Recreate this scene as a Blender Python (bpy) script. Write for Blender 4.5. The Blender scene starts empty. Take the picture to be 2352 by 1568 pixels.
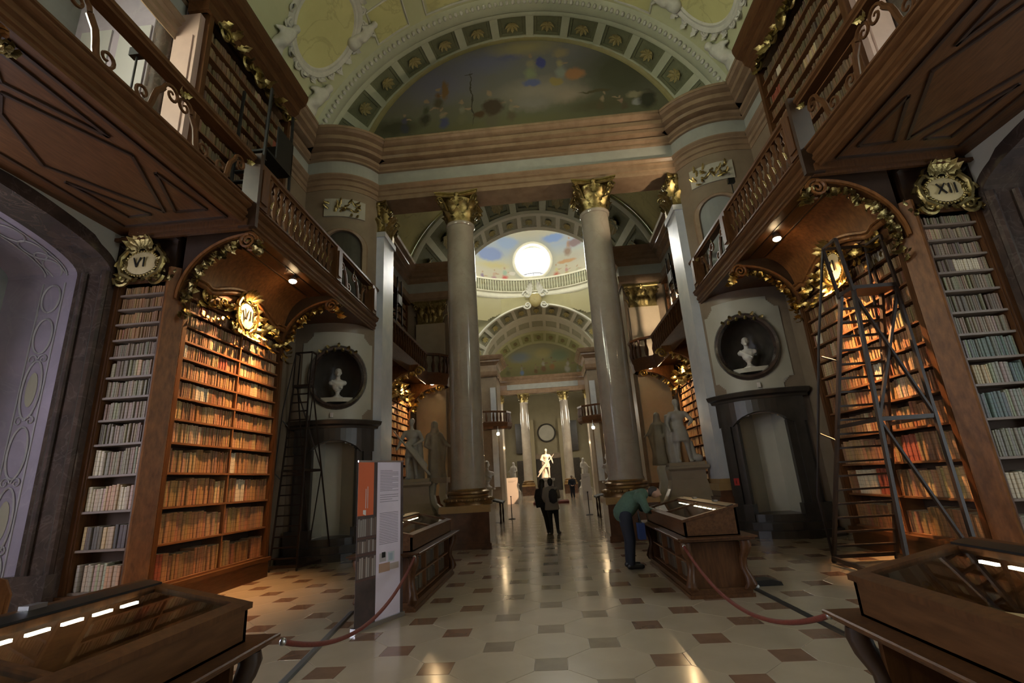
import bpy, bmesh, math, random
from mathutils import Vector, Matrix, noise
RND = random.Random(11)
PI = math.pi
sc = bpy.context.scene
COL = sc.collection

# ---------------------------------------------------------------- camera
cam = bpy.data.cameras.new('camera'); cam_o = bpy.data.objects.new('camera', cam); COL.objects.link(cam_o)
cam.sensor_width = 36.0; cam.lens = 36.0 * 1101.0 / 2352.0; cam.clip_start = 0.05; cam.clip_end = 300
CAM = Vector((0.13, 0.0, 1.70))
_y, _p, _r = (math.radians(a) for a in (3.465, 16.08, -3.494))
fwd = Vector((-math.sin(_y) * math.cos(_p), math.cos(_y) * math.cos(_p), math.sin(_p)))
rgt = Vector((math.cos(_y), math.sin(_y), 0)); upv = rgt.cross(fwd)
r2 = rgt * math.cos(_r) + upv * math.sin(_r); u2 = upv * math.cos(_r) - rgt * math.sin(_r)
m = Matrix((r2, u2, -fwd)).transposed().to_4x4(); m.translation = CAM
cam_o.matrix_world = m; sc.camera = cam_o

def seen_px(p):                                    # image size helper: pixel position of a world point
    d = Vector(p) - CAM
    z = d.dot(fwd)
    return (1176 + 1101 * d.dot(r2) / z, 784 - 1101 * d.dot(u2) / z) if z > .1 else (-9e3, -9e3)

# ---------------------------------------------------------------- world, exposure, daylight
sc.view_settings.view_transform = 'Standard'; sc.view_settings.look = 'None'
sc.view_settings.exposure = 0.3; sc.view_settings.gamma = 1.0; sc.view_settings.use_curve_mapping = False
sc.cycles.use_denoising = True
sc.cycles.use_adaptive_sampling = True; sc.cycles.adaptive_threshold = 0.12; sc.cycles.adaptive_min_samples = 16
sc.cycles.max_bounces = 5; sc.cycles.diffuse_bounces = 2; sc.cycles.glossy_bounces = 2
sc.cycles.transmission_bounces = 4; sc.cycles.transparent_max_bounces = 4; sc.cycles.use_light_tree = False
sc.cycles.sample_clamp_indirect = 4.0; sc.cycles.caustics_reflective = False; sc.cycles.caustics_refractive = False
W = bpy.data.worlds.new('sky'); sc.world = W; W.use_nodes = True
W.node_tree.nodes['Background'].inputs[0].default_value = (0.80, 0.90, 1.0, 1)
W.node_tree.nodes['Background'].inputs[1].default_value = 2.0

def area(name, loc, target, sx, sy, power, col):
    l = bpy.data.lights.new(name, 'AREA'); l.shape = 'RECTANGLE'; l.size = sx; l.size_y = sy
    l.energy = power; l.color = col
    o = bpy.data.objects.new(name, l); COL.objects.link(o); o.location = loc
    o.rotation_euler = (Vector(target) - Vector(loc)).to_track_quat('-Z', 'Y').to_euler()
    return o
def spot(name, loc, target, power, col, angle, blend=0.5, r=0.05):
    l = bpy.data.lights.new(name, 'SPOT'); l.energy = power; l.color = col
    l.spot_size = math.radians(angle); l.spot_blend = blend; l.shadow_soft_size = r
    o = bpy.data.objects.new(name, l); COL.objects.link(o); o.location = loc
    o.rotation_euler = (Vector(target) - Vector(loc)).to_track_quat('-Z', 'Y').to_euler()
    return o
DAY = (0.80, 0.88, 1.0)
# daylight entering by the windows of the near wing (lower and upper row) and of the dome
for sx_, e in ((-1, 1.0), (1, 0.55)):
    for yy in (3.6, -3.0):
        area('daylight_low_window', (sx_ * 9.25, yy, 3.2), (0, yy, 2.6), 2.2, 4.0, 150 * e, (0.86, 0.85, 1.0) if sx_ < 0 else (0.84, 0.95, 0.95))
        area('daylight_high_window', (sx_ * 9.25, yy, 9.6), (0, yy, 13.6), 2.2, 3.6, (640 if sx_ < 0 else 210), (0.97, 0.98, 0.72))
area('daylight_dome_window', (0, 45.4, 23.2), (0, 30, 16), 3.4, 3.4, 1700, (1.0, 0.97, 0.88))
area('daylight_dome_near_window', (0, 29.4, 23.2), (0, 46, 15), 3.4, 3.4, 800, (1.0, 0.96, 0.82))
for sx_ in (-1, 1):
    area('daylight_dome_side_window', (sx_ * 9.3, 37.4, 23.2), (-sx_ * 4, 38, 14), 3.2, 3.2, 650, (1.0, 0.96, 0.82))
    for yy in (50.0, 62.0):
        area('daylight_far_window', (sx_ * 6.3, yy, 8.6), (0, yy, 4.5), 2.4, 3.4, 480, (1.0, 0.93, 0.76))

# ---------------------------------------------------------------- materials
MATS = {}
def mat(name, col, rough=0.6, metal=0.0, var=None, scale=3.0, amount=0.5, vein=None, coat=0.0, bump=0.0, bscale=40.0, stretch=None, spec=None):
    """base colour, noise variation towards `var`, thin veins of colour `vein`, fine bump"""
    if name in MATS: return MATS[name]
    M = bpy.data.materials.new(name); M.use_nodes = True; MATS[name] = M
    nt = M.node_tree; N = nt.nodes; L = nt.links; b = N['Principled BSDF']
    b.inputs['Base Color'].default_value = (*col, 1); b.inputs['Roughness'].default_value = rough
    b.inputs['Metallic'].default_value = metal
    if spec is not None: b.inputs['Specular IOR Level'].default_value = spec
    if coat: b.inputs['Coat Weight'].default_value = coat; b.inputs['Coat Roughness'].default_value = 0.12
    tc = N.new('ShaderNodeTexCoord'); src = tc.outputs['Object']
    if stretch:
        mp = N.new('ShaderNodeMapping'); mp.inputs['Scale'].default_value = stretch
        L.new(src, mp.inputs[0]); src = mp.outputs[0]
    if var:
        n = N.new('ShaderNodeTexNoise'); n.inputs['Scale'].default_value = scale; n.inputs['Detail'].default_value = 5
        n.inputs['Roughness'].default_value = 0.6
        L.new(src, n.inputs['Vector'])
        r = N.new('ShaderNodeMapRange'); r.inputs[1].default_value = 0.5 - 0.25; r.inputs[2].default_value = 0.5 + 0.25
        r.inputs[3].default_value = 0; r.inputs[4].default_value = amount * 2
        L.new(n.outputs[0], r.inputs[0])
        mx = N.new('ShaderNodeMix'); mx.data_type = 'RGBA'
        mx.inputs[6].default_value = (*col, 1); mx.inputs[7].default_value = (*var, 1)
        L.new(r.outputs[0], mx.inputs[0]); out = mx.outputs[2]
        if vein:
            n2 = N.new('ShaderNodeTexNoise'); n2.inputs['Scale'].default_value = scale * .8; n2.inputs['Detail'].default_value = 8
            n2.inputs['Distortion'].default_value = 1.2; L.new(src, n2.inputs['Vector'])
            a = N.new('ShaderNodeMath'); a.operation = 'SUBTRACT'; a.inputs[1].default_value = 0.5; L.new(n2.outputs[0], a.inputs[0])
            a2 = N.new('ShaderNodeMath'); a2.operation = 'ABSOLUTE'; L.new(a.outputs[0], a2.inputs[0])
            r3 = N.new('ShaderNodeMapRange'); r3.inputs[1].default_value = 0.0; r3.inputs[2].default_value = 0.025
            r3.inputs[3].default_value = 0.28; r3.inputs[4].default_value = 0; L.new(a2.outputs[0], r3.inputs[0])
            m2 = N.new('ShaderNodeMix'); m2.data_type = 'RGBA'; m2.inputs[7].default_value = (*vein, 1)
            L.new(r3.outputs[0], m2.inputs[0]); L.new(out, m2.inputs[6]); out = m2.outputs[2]
        L.new(out, b.inputs['Base Color'])
    if bump:
        n3 = N.new('ShaderNodeTexNoise'); n3.inputs['Scale'].default_value = bscale; L.new(src, n3.inputs['Vector'])
        bp = N.new('ShaderNodeBump'); bp.inputs['Strength'].default_value = bump; bp.inputs['Distance'].default_value = 0.02
        L.new(n3.outputs[0], bp.inputs['Height']); L.new(bp.outputs[0], b.inputs['Normal'])
    return M
def glow(name, col, strength):
    if name in MATS: return MATS[name]
    M = bpy.data.materials.new(name); M.use_nodes = True; MATS[name] = M
    b = M.node_tree.nodes['Principled BSDF']; b.inputs['Base Color'].default_value = (0.8, 0.8, 0.8, 1)
    b.inputs['Emission Color'].default_value = (*col, 1); b.inputs['Emission Strength'].default_value = strength
    return M
def fresco(name, ground, bands, blobs, wobble=0.25, wscale=1.6):
    """flat painted picture in object x/z: vertical ground ramp, then soft elliptical patches (x, z, rx, rz, colour, softness)"""
    M = bpy.data.materials.new(name); M.use_nodes = True; MATS[name] = M
    nt = M.node_tree; N = nt.nodes; L = nt.links; b = N['Principled BSDF']; b.inputs['Roughness'].default_value = 0.85
    tc = N.new('ShaderNodeTexCoord'); n = N.new('ShaderNodeTexNoise'); n.inputs['Scale'].default_value = wscale; n.inputs['Detail'].default_value = 6
    L.new(tc.outputs['Object'], n.inputs['Vector'])
    s = N.new('ShaderNodeVectorMath'); s.operation = 'SUBTRACT'; s.inputs[1].default_value = (.5, .5, .5); L.new(n.outputs['Color'], s.inputs[0])
    sc_ = N.new('ShaderNodeVectorMath'); sc_.operation = 'SCALE'; sc_.inputs['Scale'].default_value = wobble * 4; L.new(s.outputs[0], sc_.inputs[0])
    ad = N.new('ShaderNodeVectorMath'); ad.operation = 'ADD'; L.new(tc.outputs['Object'], ad.inputs[0]); L.new(sc_.outputs[0], ad.inputs[1])
    sp = N.new('ShaderNodeSeparateXYZ'); L.new(ad.outputs[0], sp.inputs[0])
    z0, z1 = ground
    mr = N.new('ShaderNodeMapRange'); mr.inputs[1].default_value = z0; mr.inputs[2].default_value = z1; L.new(sp.outputs[2], mr.inputs[0])
    cr = N.new('ShaderNodeValToRGB'); L.new(mr.outputs[0], cr.inputs[0])
    while len(cr.color_ramp.elements) < len(bands): cr.color_ramp.elements.new(0.5)
    for e, (pos, c) in zip(cr.color_ramp.elements, bands): e.position = pos; e.color = (*c, 1)
    out = cr.outputs[0]
    for (x, z, rx, rz, c, soft) in blobs:
        d = N.new('ShaderNodeVectorMath'); d.operation = 'MULTIPLY_ADD'
        d.inputs[1].default_value = (1 / rx, 0, 1 / rz); d.inputs[2].default_value = (-x / rx, 0, -z / rz); L.new(ad.outputs[0], d.inputs[0])
        ln = N.new('ShaderNodeVectorMath'); ln.operation = 'LENGTH'; L.new(d.outputs[0], ln.inputs[0])
        r = N.new('ShaderNodeMapRange'); r.inputs[1].default_value = 1.0; r.inputs[2].default_value = 1.0 - soft; r.inputs[3].default_value = 0; r.inputs[4].default_value = 1
        L.new(ln.outputs['Value'], r.inputs[0])
        mx = N.new('ShaderNodeMix'); mx.data_type = 'RGBA'; mx.inputs[7].default_value = (*c, 1)
        L.new(r.outputs[0], mx.inputs[0]); L.new(out, mx.inputs[6]); out = mx.outputs[2]
    L.new(out, b.inputs['Base Color'])
    return M

WOOD = mat('walnut_wood', (0.120, 0.050, 0.018), 0.42, var=(0.062, 0.025, 0.009), scale=3, amount=.6, stretch=(9, 9, 1.2), spec=.3)
WOODH = mat('walnut_wood_lengthwise', (0.130, 0.056, 0.021), 0.42, var=(0.068, 0.028, 0.010), scale=3, amount=.6, stretch=(9, 1.2, 9), spec=.3)
BURL = mat('burl_wood', (0.245, 0.098, 0.028), 0.42, var=(0.12, 0.044, 0.012), scale=5, amount=.6, stretch=(3, 3, 1), spec=.3)
SHELF = mat('shelf_wood', (0.20, 0.085, 0.032), 0.45, var=(0.12, 0.048, 0.018), scale=4, amount=.5, coat=.1)
DARKWOOD = mat('dark_stained_wood', (0.045, 0.022, 0.011), 0.4, var=(0.022, 0.011, 0.006), scale=5, amount=.5)
BACKB = mat('case_back_board', (0.075, 0.040, 0.022), 0.7)
GOLD = mat('gilding', (0.72, 0.52, 0.18), 0.28, metal=1.0, var=(0.45, 0.29, 0.08), scale=9, amount=.5, bump=.3, bscale=60)
GOLDD = mat('old_gilding', (0.50, 0.40, 0.17), 0.36, metal=1.0, var=(0.24, 0.18, 0.07), scale=9, amount=.6, bump=.3, bscale=60)
PLATE = mat('cartouche_plate', (0.62, 0.50, 0.27), 0.4, var=(0.48, 0.38, 0.2), scale=6, amount=.4)
INK = mat('black_paint', (0.012, 0.010, 0.008), 0.5)
COLM = mat('column_marble', (0.44, 0.385, 0.315), 0.13, var=(0.345, 0.295, 0.24), scale=1.6, amount=.55, vein=(0.30, 0.24, 0.20), coat=.5)
PILM = mat('white_marble', (0.60, 0.60, 0.60), 0.24, var=(0.46, 0.48, 0.52), scale=2.2, amount=.5, coat=.1)
PINK = mat('red_marble_moulding', (0.330, 0.225, 0.145), 0.24, var=(0.245, 0.160, 0.100), scale=2.5, amount=.6, coat=.3)
FRZ = mat('grey_marble_frieze', (0.40, 0.405, 0.36), 0.3, var=(0.31, 0.31, 0.275), scale=2.0, amount=.5, coat=.2)
PIER = mat('pier_marble', (0.285, 0.215, 0.150), 0.3, var=(0.21, 0.155, 0.105), scale=1.7, amount=.6, coat=.2)
DARKM = mat('dark_brown_marble', (0.090, 0.058, 0.044), 0.16, var=(0.045, 0.032, 0.028), scale=3, amount=.7, vein=(0.16, 0.12, 0.10), coat=.5)
BLACKM = mat('dark_portal_stone', (0.060, 0.048, 0.038), 0.3, var=(0.032, 0.027, 0.022), scale=3, amount=.6)
NICHE = mat('pale_niche_stone', (0.47, 0.44, 0.36), 0.45, var=(0.39, 0.36, 0.29), scale=1.3, amount=.5)
LILAC = mat('lilac_marble', (0.42, 0.35, 0.42), 0.25, var=(0.31, 0.27, 0.325), scale=1.4, amount=.6, vein=(0.45, 0.40, 0.43), coat=.3)
GREYW = mat('grey_green_wall_paint', (0.27, 0.28, 0.255), 0.6, var=(0.22, 0.22, 0.21), scale=2, amount=.5)
ORN = mat('painted_ornament', (0.38, 0.36, 0.36), 0.6)
ORNY = mat('painted_ornament_yellow', (0.36, 0.33, 0.24), 0.6)
PEDM = mat('pedestal_red_marble', (0.150, 0.070, 0.038), 0.2, var=(0.085, 0.042, 0.026), scale=3, amount=.7, coat=.4)
PEDY = mat('pedestal_yellow_marble', (0.42, 0.27, 0.11), 0.25, var=(0.33, 0.20, 0.08), scale=3, amount=.5, coat=.3)
BASEM = mat('column_base_bronze', (0.34, 0.21, 0.09), 0.30, metal=.7, var=(0.2, 0.12, .05), scale=8, amount=.5, bump=.2)
VAULT = mat('vault_plaster', (0.60, 0.60, 0.37), 0.8, var=(0.50, 0.505, 0.30), scale=.7, amount=.6)
YELL = mat('yellow_vault_panel', (0.66, 0.625, 0.29), 0.75, var=(0.56, 0.53, 0.24), scale=.8, amount=.6, vein=(0.22, 0.18, 0.09))
STUC = mat('white_stucco', (0.70, 0.68, 0.60), 0.7, var=(0.56, 0.55, 0.48), scale=3, amount=.6, bump=.3, bscale=14)
RIBM = mat('arch_rib_stone', (0.52, 0.53, 0.38), 0.6, var=(0.43, 0.44, 0.31), scale=2, amount=.5)
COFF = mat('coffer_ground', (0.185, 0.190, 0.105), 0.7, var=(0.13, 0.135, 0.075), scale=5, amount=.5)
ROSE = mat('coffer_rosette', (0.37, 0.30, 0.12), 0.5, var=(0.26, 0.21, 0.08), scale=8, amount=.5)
FLOORL = mat('pale_floor_marble', (0.520, 0.425, 0.310), 0.20, var=(0.440, 0.355, 0.255), scale=1.1, amount=.6, coat=.35)
FLOORD = mat('red_brown_floor_marble', (0.285, 0.165, 0.105), 0.17, var=(0.215, 0.125, 0.080), scale=3, amount=.6, coat=.35)
FLOORG = mat('grey_brown_floor_marble', (0.320, 0.250, 0.175), 0.17, var=(0.255, 0.200, 0.142), scale=3, amount=.6, coat=.35)
GROUT = mat('floor_joint', (0.40, 0.325, 0.235), 0.3)
STATUE = mat('statue_marble', (0.46, 0.43, 0.36), 0.45, var=(0.33, 0.30, 0.25), scale=2.5, amount=.6)
WSTAT = mat('white_statue_marble', (0.68, 0.64, 0.58), 0.4, var=(0.56, 0.52, 0.47), scale=3, amount=.5)
IRON = mat('dark_iron', (0.030, 0.024, 0.022), 0.42, metal=.3)
LADW = mat('ladder_wood', (0.028, 0.015, 0.010), 0.5, var=(0.016, 0.009, 0.006), scale=6, amount=.5)
BLK = mat('black_lacquer', (0.010, 0.010, 0.010), 0.4)
STEEL = mat('brushed_steel', (0.55, 0.56, 0.58), 0.3, metal=1.0)
PAPER = mat('paper', (0.66, 0.58, 0.42), 0.8, var=(0.56, 0.48, 0.34), scale=5, amount=.5)
ROPE = mat('red_rope', (0.19, 0.034, 0.017), 0.7, var=(0.11, 0.02, .012), scale=60, amount=.6)
SKIN = mat('skin', (0.46, 0.27, 0.19), 0.5)
WHITEP = mat('white_panel', (0.72, 0.66, 0.62), 0.5)
BULB = glow('lamp_bulb_light', (1.0, 0.72, 0.38), 60.0)
BULB.cycles.emission_sampling = 'NONE'
LED = glow('case_light_strip', (1.0, 0.86, 0.58), 9.0)
GLASS = bpy.data.materials.new('case_glass'); GLASS.use_nodes = True
_b = GLASS.node_tree.nodes['Principled BSDF']
_nt = GLASS.node_tree
_tr = _nt.nodes.new('ShaderNodeBsdfTransparent'); _tr.inputs[0].default_value = (.90, .93, .90, 1)
_gl = _nt.nodes.new('ShaderNodeBsdfGlossy'); _gl.inputs['Roughness'].default_value = 0.02
_fr = _nt.nodes.new('ShaderNodeFresnel'); _fr.inputs[0].default_value = 1.6
_mx = _nt.nodes.new('ShaderNodeMixShader')
_nt.links.new(_fr.outputs[0], _mx.inputs[0]); _nt.links.new(_tr.outputs[0], _mx.inputs[1]); _nt.links.new(_gl.outputs[0], _mx.inputs[2])
_nt.links.new(_mx.outputs[0], _nt.nodes['Material Output'].inputs[0])

def book_mat(name, per_object):
    M = bpy.data.materials.new(name); M.use_nodes = True
    nt = M.node_tree; N = nt.nodes; L = nt.links; b = N['Principled BSDF']; b.inputs['Roughness'].default_value = 0.5
    if per_object: c = N.new('ShaderNodeObjectInfo').outputs['Color']
    else:
        a = N.new('ShaderNodeAttribute'); a.attribute_name = 'tone'; c = a.outputs['Color']
    at = N.new('ShaderNodeAttribute'); at.attribute_name = 'along'
    mu = N.new('ShaderNodeMath'); mu.operation = 'MULTIPLY'; mu.inputs[1].default_value = 5.5; L.new(at.outputs['Fac'], mu.inputs[0])
    fr = N.new('ShaderNodeMath'); fr.operation = 'FRACT'; L.new(mu.outputs[0], fr.inputs[0])
    lt = N.new('ShaderNodeMath'); lt.operation = 'LESS_THAN'; lt.inputs[1].default_value = 0.14; L.new(fr.outputs[0], lt.inputs[0])
    sc_ = N.new('ShaderNodeMath'); sc_.operation = 'MULTIPLY'; sc_.inputs[1].default_value = 0.38; L.new(lt.outputs[0], sc_.inputs[0])
    mx = N.new('ShaderNodeMix'); mx.data_type = 'RGBA'; mx.inputs[7].default_value = (0.07, 0.04, 0.02, 1)
    L.new(sc_.outputs[0], mx.inputs[0]); L.new(c, mx.inputs[6]); L.new(mx.outputs[2], b.inputs['Base Color'])
    return M
BOOKO = book_mat('book_leather', True); BOOKS = book_mat('shelved_book_leather', False)

# ---------------------------------------------------------------- mesh helpers
class MB:
    def __init__(s, M=None):
        s.v = []; s.f = []; s.mi = []; s.cur = 0
        s.M = M if M is not None else Matrix.Identity(4); s.flip = s.M.determinant() < 0
    def add(s, vs, fs):
        o = len(s.v); s.v += [tuple(s.M @ Vector(p)) for p in vs]
        for f in fs:
            s.f.append([o + i for i in (reversed(f) if s.flip else f)]); s.mi.append(s.cur)
        return s
    def box(s, x0, x1, y0, y1, z0, z1):
        if x0 > x1: x0, x1 = x1, x0
        if y0 > y1: y0, y1 = y1, y0
        if z0 > z1: z0, z1 = z1, z0
        return s.add([(x0, y0, z0), (x1, y0, z0), (x1, y1, z0), (x0, y1, z0), (x0, y0, z1), (x1, y0, z1), (x1, y1, z1), (x0, y1, z1)],
                     [(0, 3, 2, 1), (4, 5, 6, 7), (0, 1, 5, 4), (1, 2, 6, 5), (2, 3, 7, 6), (3, 0, 4, 7)])
    def rings(s, rs, closed=True, caps=True):
        n = len(rs[0]); vs = [p for r in rs for p in r]; fs = []
        for k in range(len(rs) - 1):
            for i in range(n if closed else n - 1):
                j = (i + 1) % n; fs.append((k * n + i, k * n + j, (k + 1) * n + j, (k + 1) * n + i))
        if caps and closed: fs.append(tuple(range(n - 1, -1, -1))); fs.append(tuple((len(rs) - 1) * n + i for i in range(n)))
        return s.add(vs, fs)
    def prism(s, poly, axis, a, b):                 # polygon in the two other axes, extruded along axis
        def P(p, t): return (t, p[0], p[1]) if axis == 'x' else (p[0], t, p[1]) if axis == 'y' else (p[0], p[1], t)
        return s.rings([[P(p, a) for p in poly], [P(p, b) for p in poly]])
    def lathe(s, prof, cx=0, cy=0, n=24, sx=1, sy=1, rot=0):
        return s.rings([[(cx + r * sx * math.cos(2 * PI * i / n + rot), cy + r * sy * math.sin(2 * PI * i / n + rot), z) for i in range(n)] for r, z in prof])
    def tube(s, pts, r, n=6, closed=False):
        pts = [Vector(p) for p in pts]; rs = []; k = len(pts)
        rad = r if isinstance(r, (list, tuple)) else [r] * k
        up = None
        for i, p in enumerate(pts):
            t = (pts[(i + 1) % k] - pts[i - 1]) if closed else (pts[min(i + 1, k - 1)] - pts[max(i - 1, 0)])
            if t.length < 1e-9: t = Vector((0, 0, 1))
            t.normalize()
            if up is None: up = Vector((0, 0, 1)) if abs(t.z) < .9 else Vector((1, 0, 0))
            a = (up - t * up.dot(t)); a = a.normalized() if a.length > 1e-6 else t.orthogonal().normalized()
            up = a; b = t.cross(a)
            rs.append([tuple(p + (a * math.cos(2 * PI * q / n) + b * math.sin(2 * PI * q / n)) * rad[i]) for q in range(n)])
        if closed: rs.append(rs[0])
        return s.rings(rs, True, not closed)
    def bar(s, p, q, w, h=None):                    # rectangular bar
        return s.tube([p, q], w * .7071, 4) if h is None else s._bar2(p, q, w, h)
    def _bar2(s, p, q, w, h):
        p, q = Vector(p), Vector(q); t = (q - p).normalized(); up = Vector((0, 0, 1)) if abs(t.z) < .95 else Vector((0, 1, 0))
        a = t.cross(up).normalized() * w / 2; b = a.cross(t).normalized() * h / 2
        return s.rings([[tuple(c - a - b), tuple(c + a - b), tuple(c + a + b), tuple(c - a + b)] for c in (p, q)])
    def ell(s, c, r, n=10, m=6):
        rs = []
        for k in range(m + 1):
            th = -PI / 2 + PI * k / m; cr = max(math.cos(th), 0.02)
            rs.append([(c[0] + r[0] * cr * math.cos(2 * PI * i / n), c[1] + r[1] * cr * math.sin(2 * PI * i / n), c[2] + r[2] * math.sin(th)) for i in range(n)])
        return s.rings(rs)
    def grid(s, fn, nu, nv, keep=None):
        vs = [fn(i / nu, j / nv) for j in range(nv + 1) for i in range(nu + 1)]; fs = []
        for j in range(nv):
            for i in range(nu):
                if keep and not keep((i + .5) / nu, (j + .5) / nv): continue
                a = j * (nu + 1) + i; fs.append((a, a + 1, a + nu + 2, a + nu + 1))
        return s.add(vs, fs)
    def mould(s, path, prof, closed=False):         # profile (out, z) swept along a plan path; out = left of the direction of travel
        pts = [Vector((p[0], p[1])) for p in path]; k = len(pts); rs = []
        for i, p in enumerate(pts):
            a = (p - pts[i - 1]).normalized() if i or closed else None
            b = (pts[(i + 1) % k] - p).normalized() if i < k - 1 or closed else None
            na = Vector((-a.y, a.x)) if a is not None else None; nb = Vector((-b.y, b.x)) if b is not None else None
            if na is None: nn = nb
            elif nb is None: nn = na
            else:
                h = na + nb; nn = h / max(h.dot(na), .35) if h.length > 1e-6 else na
            rs.append([(p.x + nn.x * d, p.y + nn.y * d, z) for d, z in prof])
        if closed: rs.append(rs[0])
        return s.rings(rs, False, False)
    def leaf(s, p, d, nrm, L, Wd, curl=.5, cup=.25):  # acanthus-like leaf, five cross rows, curling towards nrm at its tip
        p, d, nrm = Vector(p), Vector(d).normalized(), Vector(nrm).normalized(); side = d.cross(nrm).normalized(); nrm = side.cross(d)
        vs = []; ws = (.5, .92, .6, 1.0, .62, .85, .4, .08)
        for k, w in enumerate(ws):
            u = k / 7; out = curl * L * (u * u); fwd_ = L * (u - .35 * curl * max(0, u - .55) * 2.2 * u)
            c = p + d * fwd_ + nrm * out
            vs += [tuple(c - side * Wd / 2 * w - nrm * cup * Wd * .4 * w), tuple(c + nrm * cup * Wd * .25), tuple(c + side * Wd / 2 * w - nrm * cup * Wd * .4 * w)]
        fs = []
        for k in range(7):
            for j in range(2): a = 3 * k + j; fs.append((a, a + 1, a + 4, a + 3))
        return s.add(vs, fs)
    def volute(s, c, U, V, r0, turns, tr, n=5, side=1):
        c, U, V = Vector(c), Vector(U).normalized(), Vector(V).normalized(); pts = []; rr = []
        K = int(14 * turns)
        for i in range(K + 1):
            a = 2 * PI * turns * i / K; r = r0 * (1 - .86 * i / K)
            pts.append(c + U * (r * math.cos(a)) + V * (r * math.sin(a) * side)); rr.append(tr * (1 - .5 * i / K))
        return s.tube(pts, rr, n)
    def build(s, name, material, parent=None, smooth=None, kind=None):
        me = bpy.data.meshes.new(name); me.from_pydata(s.v, [], s.f)
        for m_ in (material if isinstance(material, (list, tuple)) else [material]): me.materials.append(m_)
        if any(s.mi): me.polygons.foreach_set('material_index', s.mi)
        if smooth is not None:
            me.polygons.foreach_set('use_smooth', [True] * len(me.polygons)); me.set_sharp_from_angle(angle=math.radians(smooth))
        me.update()
        return link(name, me, parent, kind)
def link(name, me, parent=None, kind=None):
    o = bpy.data.objects.new(name, me); COL.objects.link(o)
    if parent is not None:
        o.parent = parent
        o.location = -world_loc(parent)
    if kind: o['kind'] = kind
    return o
def world_loc(o):
    v = Vector(o.location)
    while o.parent is not None: o = o.parent; v = v + Vector(o.location)
    return v
def thing(name, label, cat, loc=(0, 0, 0), group=None):
    o = bpy.data.objects.new(name, None); COL.objects.link(o); o.location = loc; o.empty_display_size = .2
    o['label'] = label; o['category'] = cat
    if group: o['group'] = group
    return o
def tag(o, label, cat, group=None, kind=None):
    o['label'] = label; o['category'] = cat
    if group: o['group'] = group
    if kind: o['kind'] = kind
    return o
def struct(name, mb, material, label=None, smooth=None, parent=None):
    o = mb.build(name, material, parent, smooth)
    if parent is None: o['kind'] = 'structure'
    if label: o['label'] = label
    return o
MIR = {-1: Matrix.Scale(-1, 4, (1, 0, 0)), 1: Matrix.Identity(4)}
def frame_matrix(O, T, D):                          # local x along, y inward, z up
    M = Matrix.Identity(4)
    for i in range(3): M[i][0] = T[i]; M[i][1] = D[i]; M[i][3] = O[i]
    return M
def union(name, solids, voxel, material, parent=None, it=6, fac=.5, M=None):
    """one continuous body from overlapping capsules ('c',p,q,r0,r1) and ellipsoids ('e',c,radii)"""
    mb = MB(M)
    for sd in solids:
        if sd[0] == 'c':
            p, q, r0, r1 = Vector(sd[1]), Vector(sd[2]), sd[3], sd[4]; t = (q - p)
            if t.length < 1e-6: continue
            tn = t.normalized()
            pts = []; rr = []
            for a in (0.05, .35, .7): pts.append(p - tn * r0 * math.cos(a * PI / 2)); rr.append(r0 * math.sin(a * PI / 2))
            pts += [p, q]; rr += [r0, r1]
            for a in (.7, .35, .05): pts.append(q + tn * r1 * math.cos(a * PI / 2)); rr.append(r1 * math.sin(a * PI / 2))
            mb.tube(pts, rr, 12)
        elif sd[0] == 'e': mb.ell(sd[1], sd[2], 14, 8)
        elif sd[0] == 'b': mb.box(*sd[1])
        elif sd[0] == 'l': mb.rings(sd[1])
    me = bpy.data.meshes.new('tmp'); me.from_pydata(mb.v, [], mb.f); me.update()
    o = bpy.data.objects.new('tmp', me); COL.objects.link(o)
    bm = bmesh.new(); bm.from_mesh(me); bmesh.ops.recalc_face_normals(bm, faces=bm.faces); bm.to_mesh(me); bm.free()
    r = o.modifiers.new('r', 'REMESH'); r.mode = 'VOXEL'; r.voxel_size = voxel
    s_ = o.modifiers.new('s', 'SMOOTH'); s_.iterations = it; s_.factor = fac
    dg = bpy.context.evaluated_depsgraph_get(); dg.update()
    out = bpy.data.meshes.new_from_object(o.evaluated_get(dg)); out.name = name
    bpy.data.objects.remove(o, do_unlink=True)
    out.materials.clear(); out.materials.append(material)
    out.polygons.foreach_set('use_smooth', [True] * len(out.polygons))
    return link(name, out, parent)

SIDE = {-1: 'left', 1: 'right'}

# ================================================================ FLOOR
A_ = 0.555; HS = 0.157; Y0_ = 5.236
fl = MB(); fl.box(-9.6, 9.6, -6.2, 74, -0.25, -0.006)
floor = struct('floor', fl, GROUT)
def tile_mesh(name, pts, material):
    mb = MB(); n = len(pts)
    mb.rings([[(x, y, -.02) for x, y in pts], [(x, y, -.0015) for x, y in pts], [(x * .994, y * .994, 0) for x, y in pts]])
    me = bpy.data.meshes.new(name); me.from_pydata(mb.v, [], mb.f[:-2] + [mb.f[-1]]); me.materials.append(material); me.update(); return me
sq = HS * .985; dpts = [(-sq, -sq), (sq, -sq), (sq, sq), (-sq, sq)]
k1, k2 = (A_ - HS) * .995, HS * .985
opts = [(k1, -k2), (k1, k2), (k2, k1), (-k2, k1), (-k1, k2), (-k1, -k2), (-k2, -k1), (k2, -k1)]
DT = tile_mesh('floor_tile_dark', dpts, FLOORD); DG = tile_mesh('floor_tile_grey', dpts, FLOORG); LT = tile_mesh('floor_tile_pale', opts, FLOORL)
cand = {'d': [], 'l': []}
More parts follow.
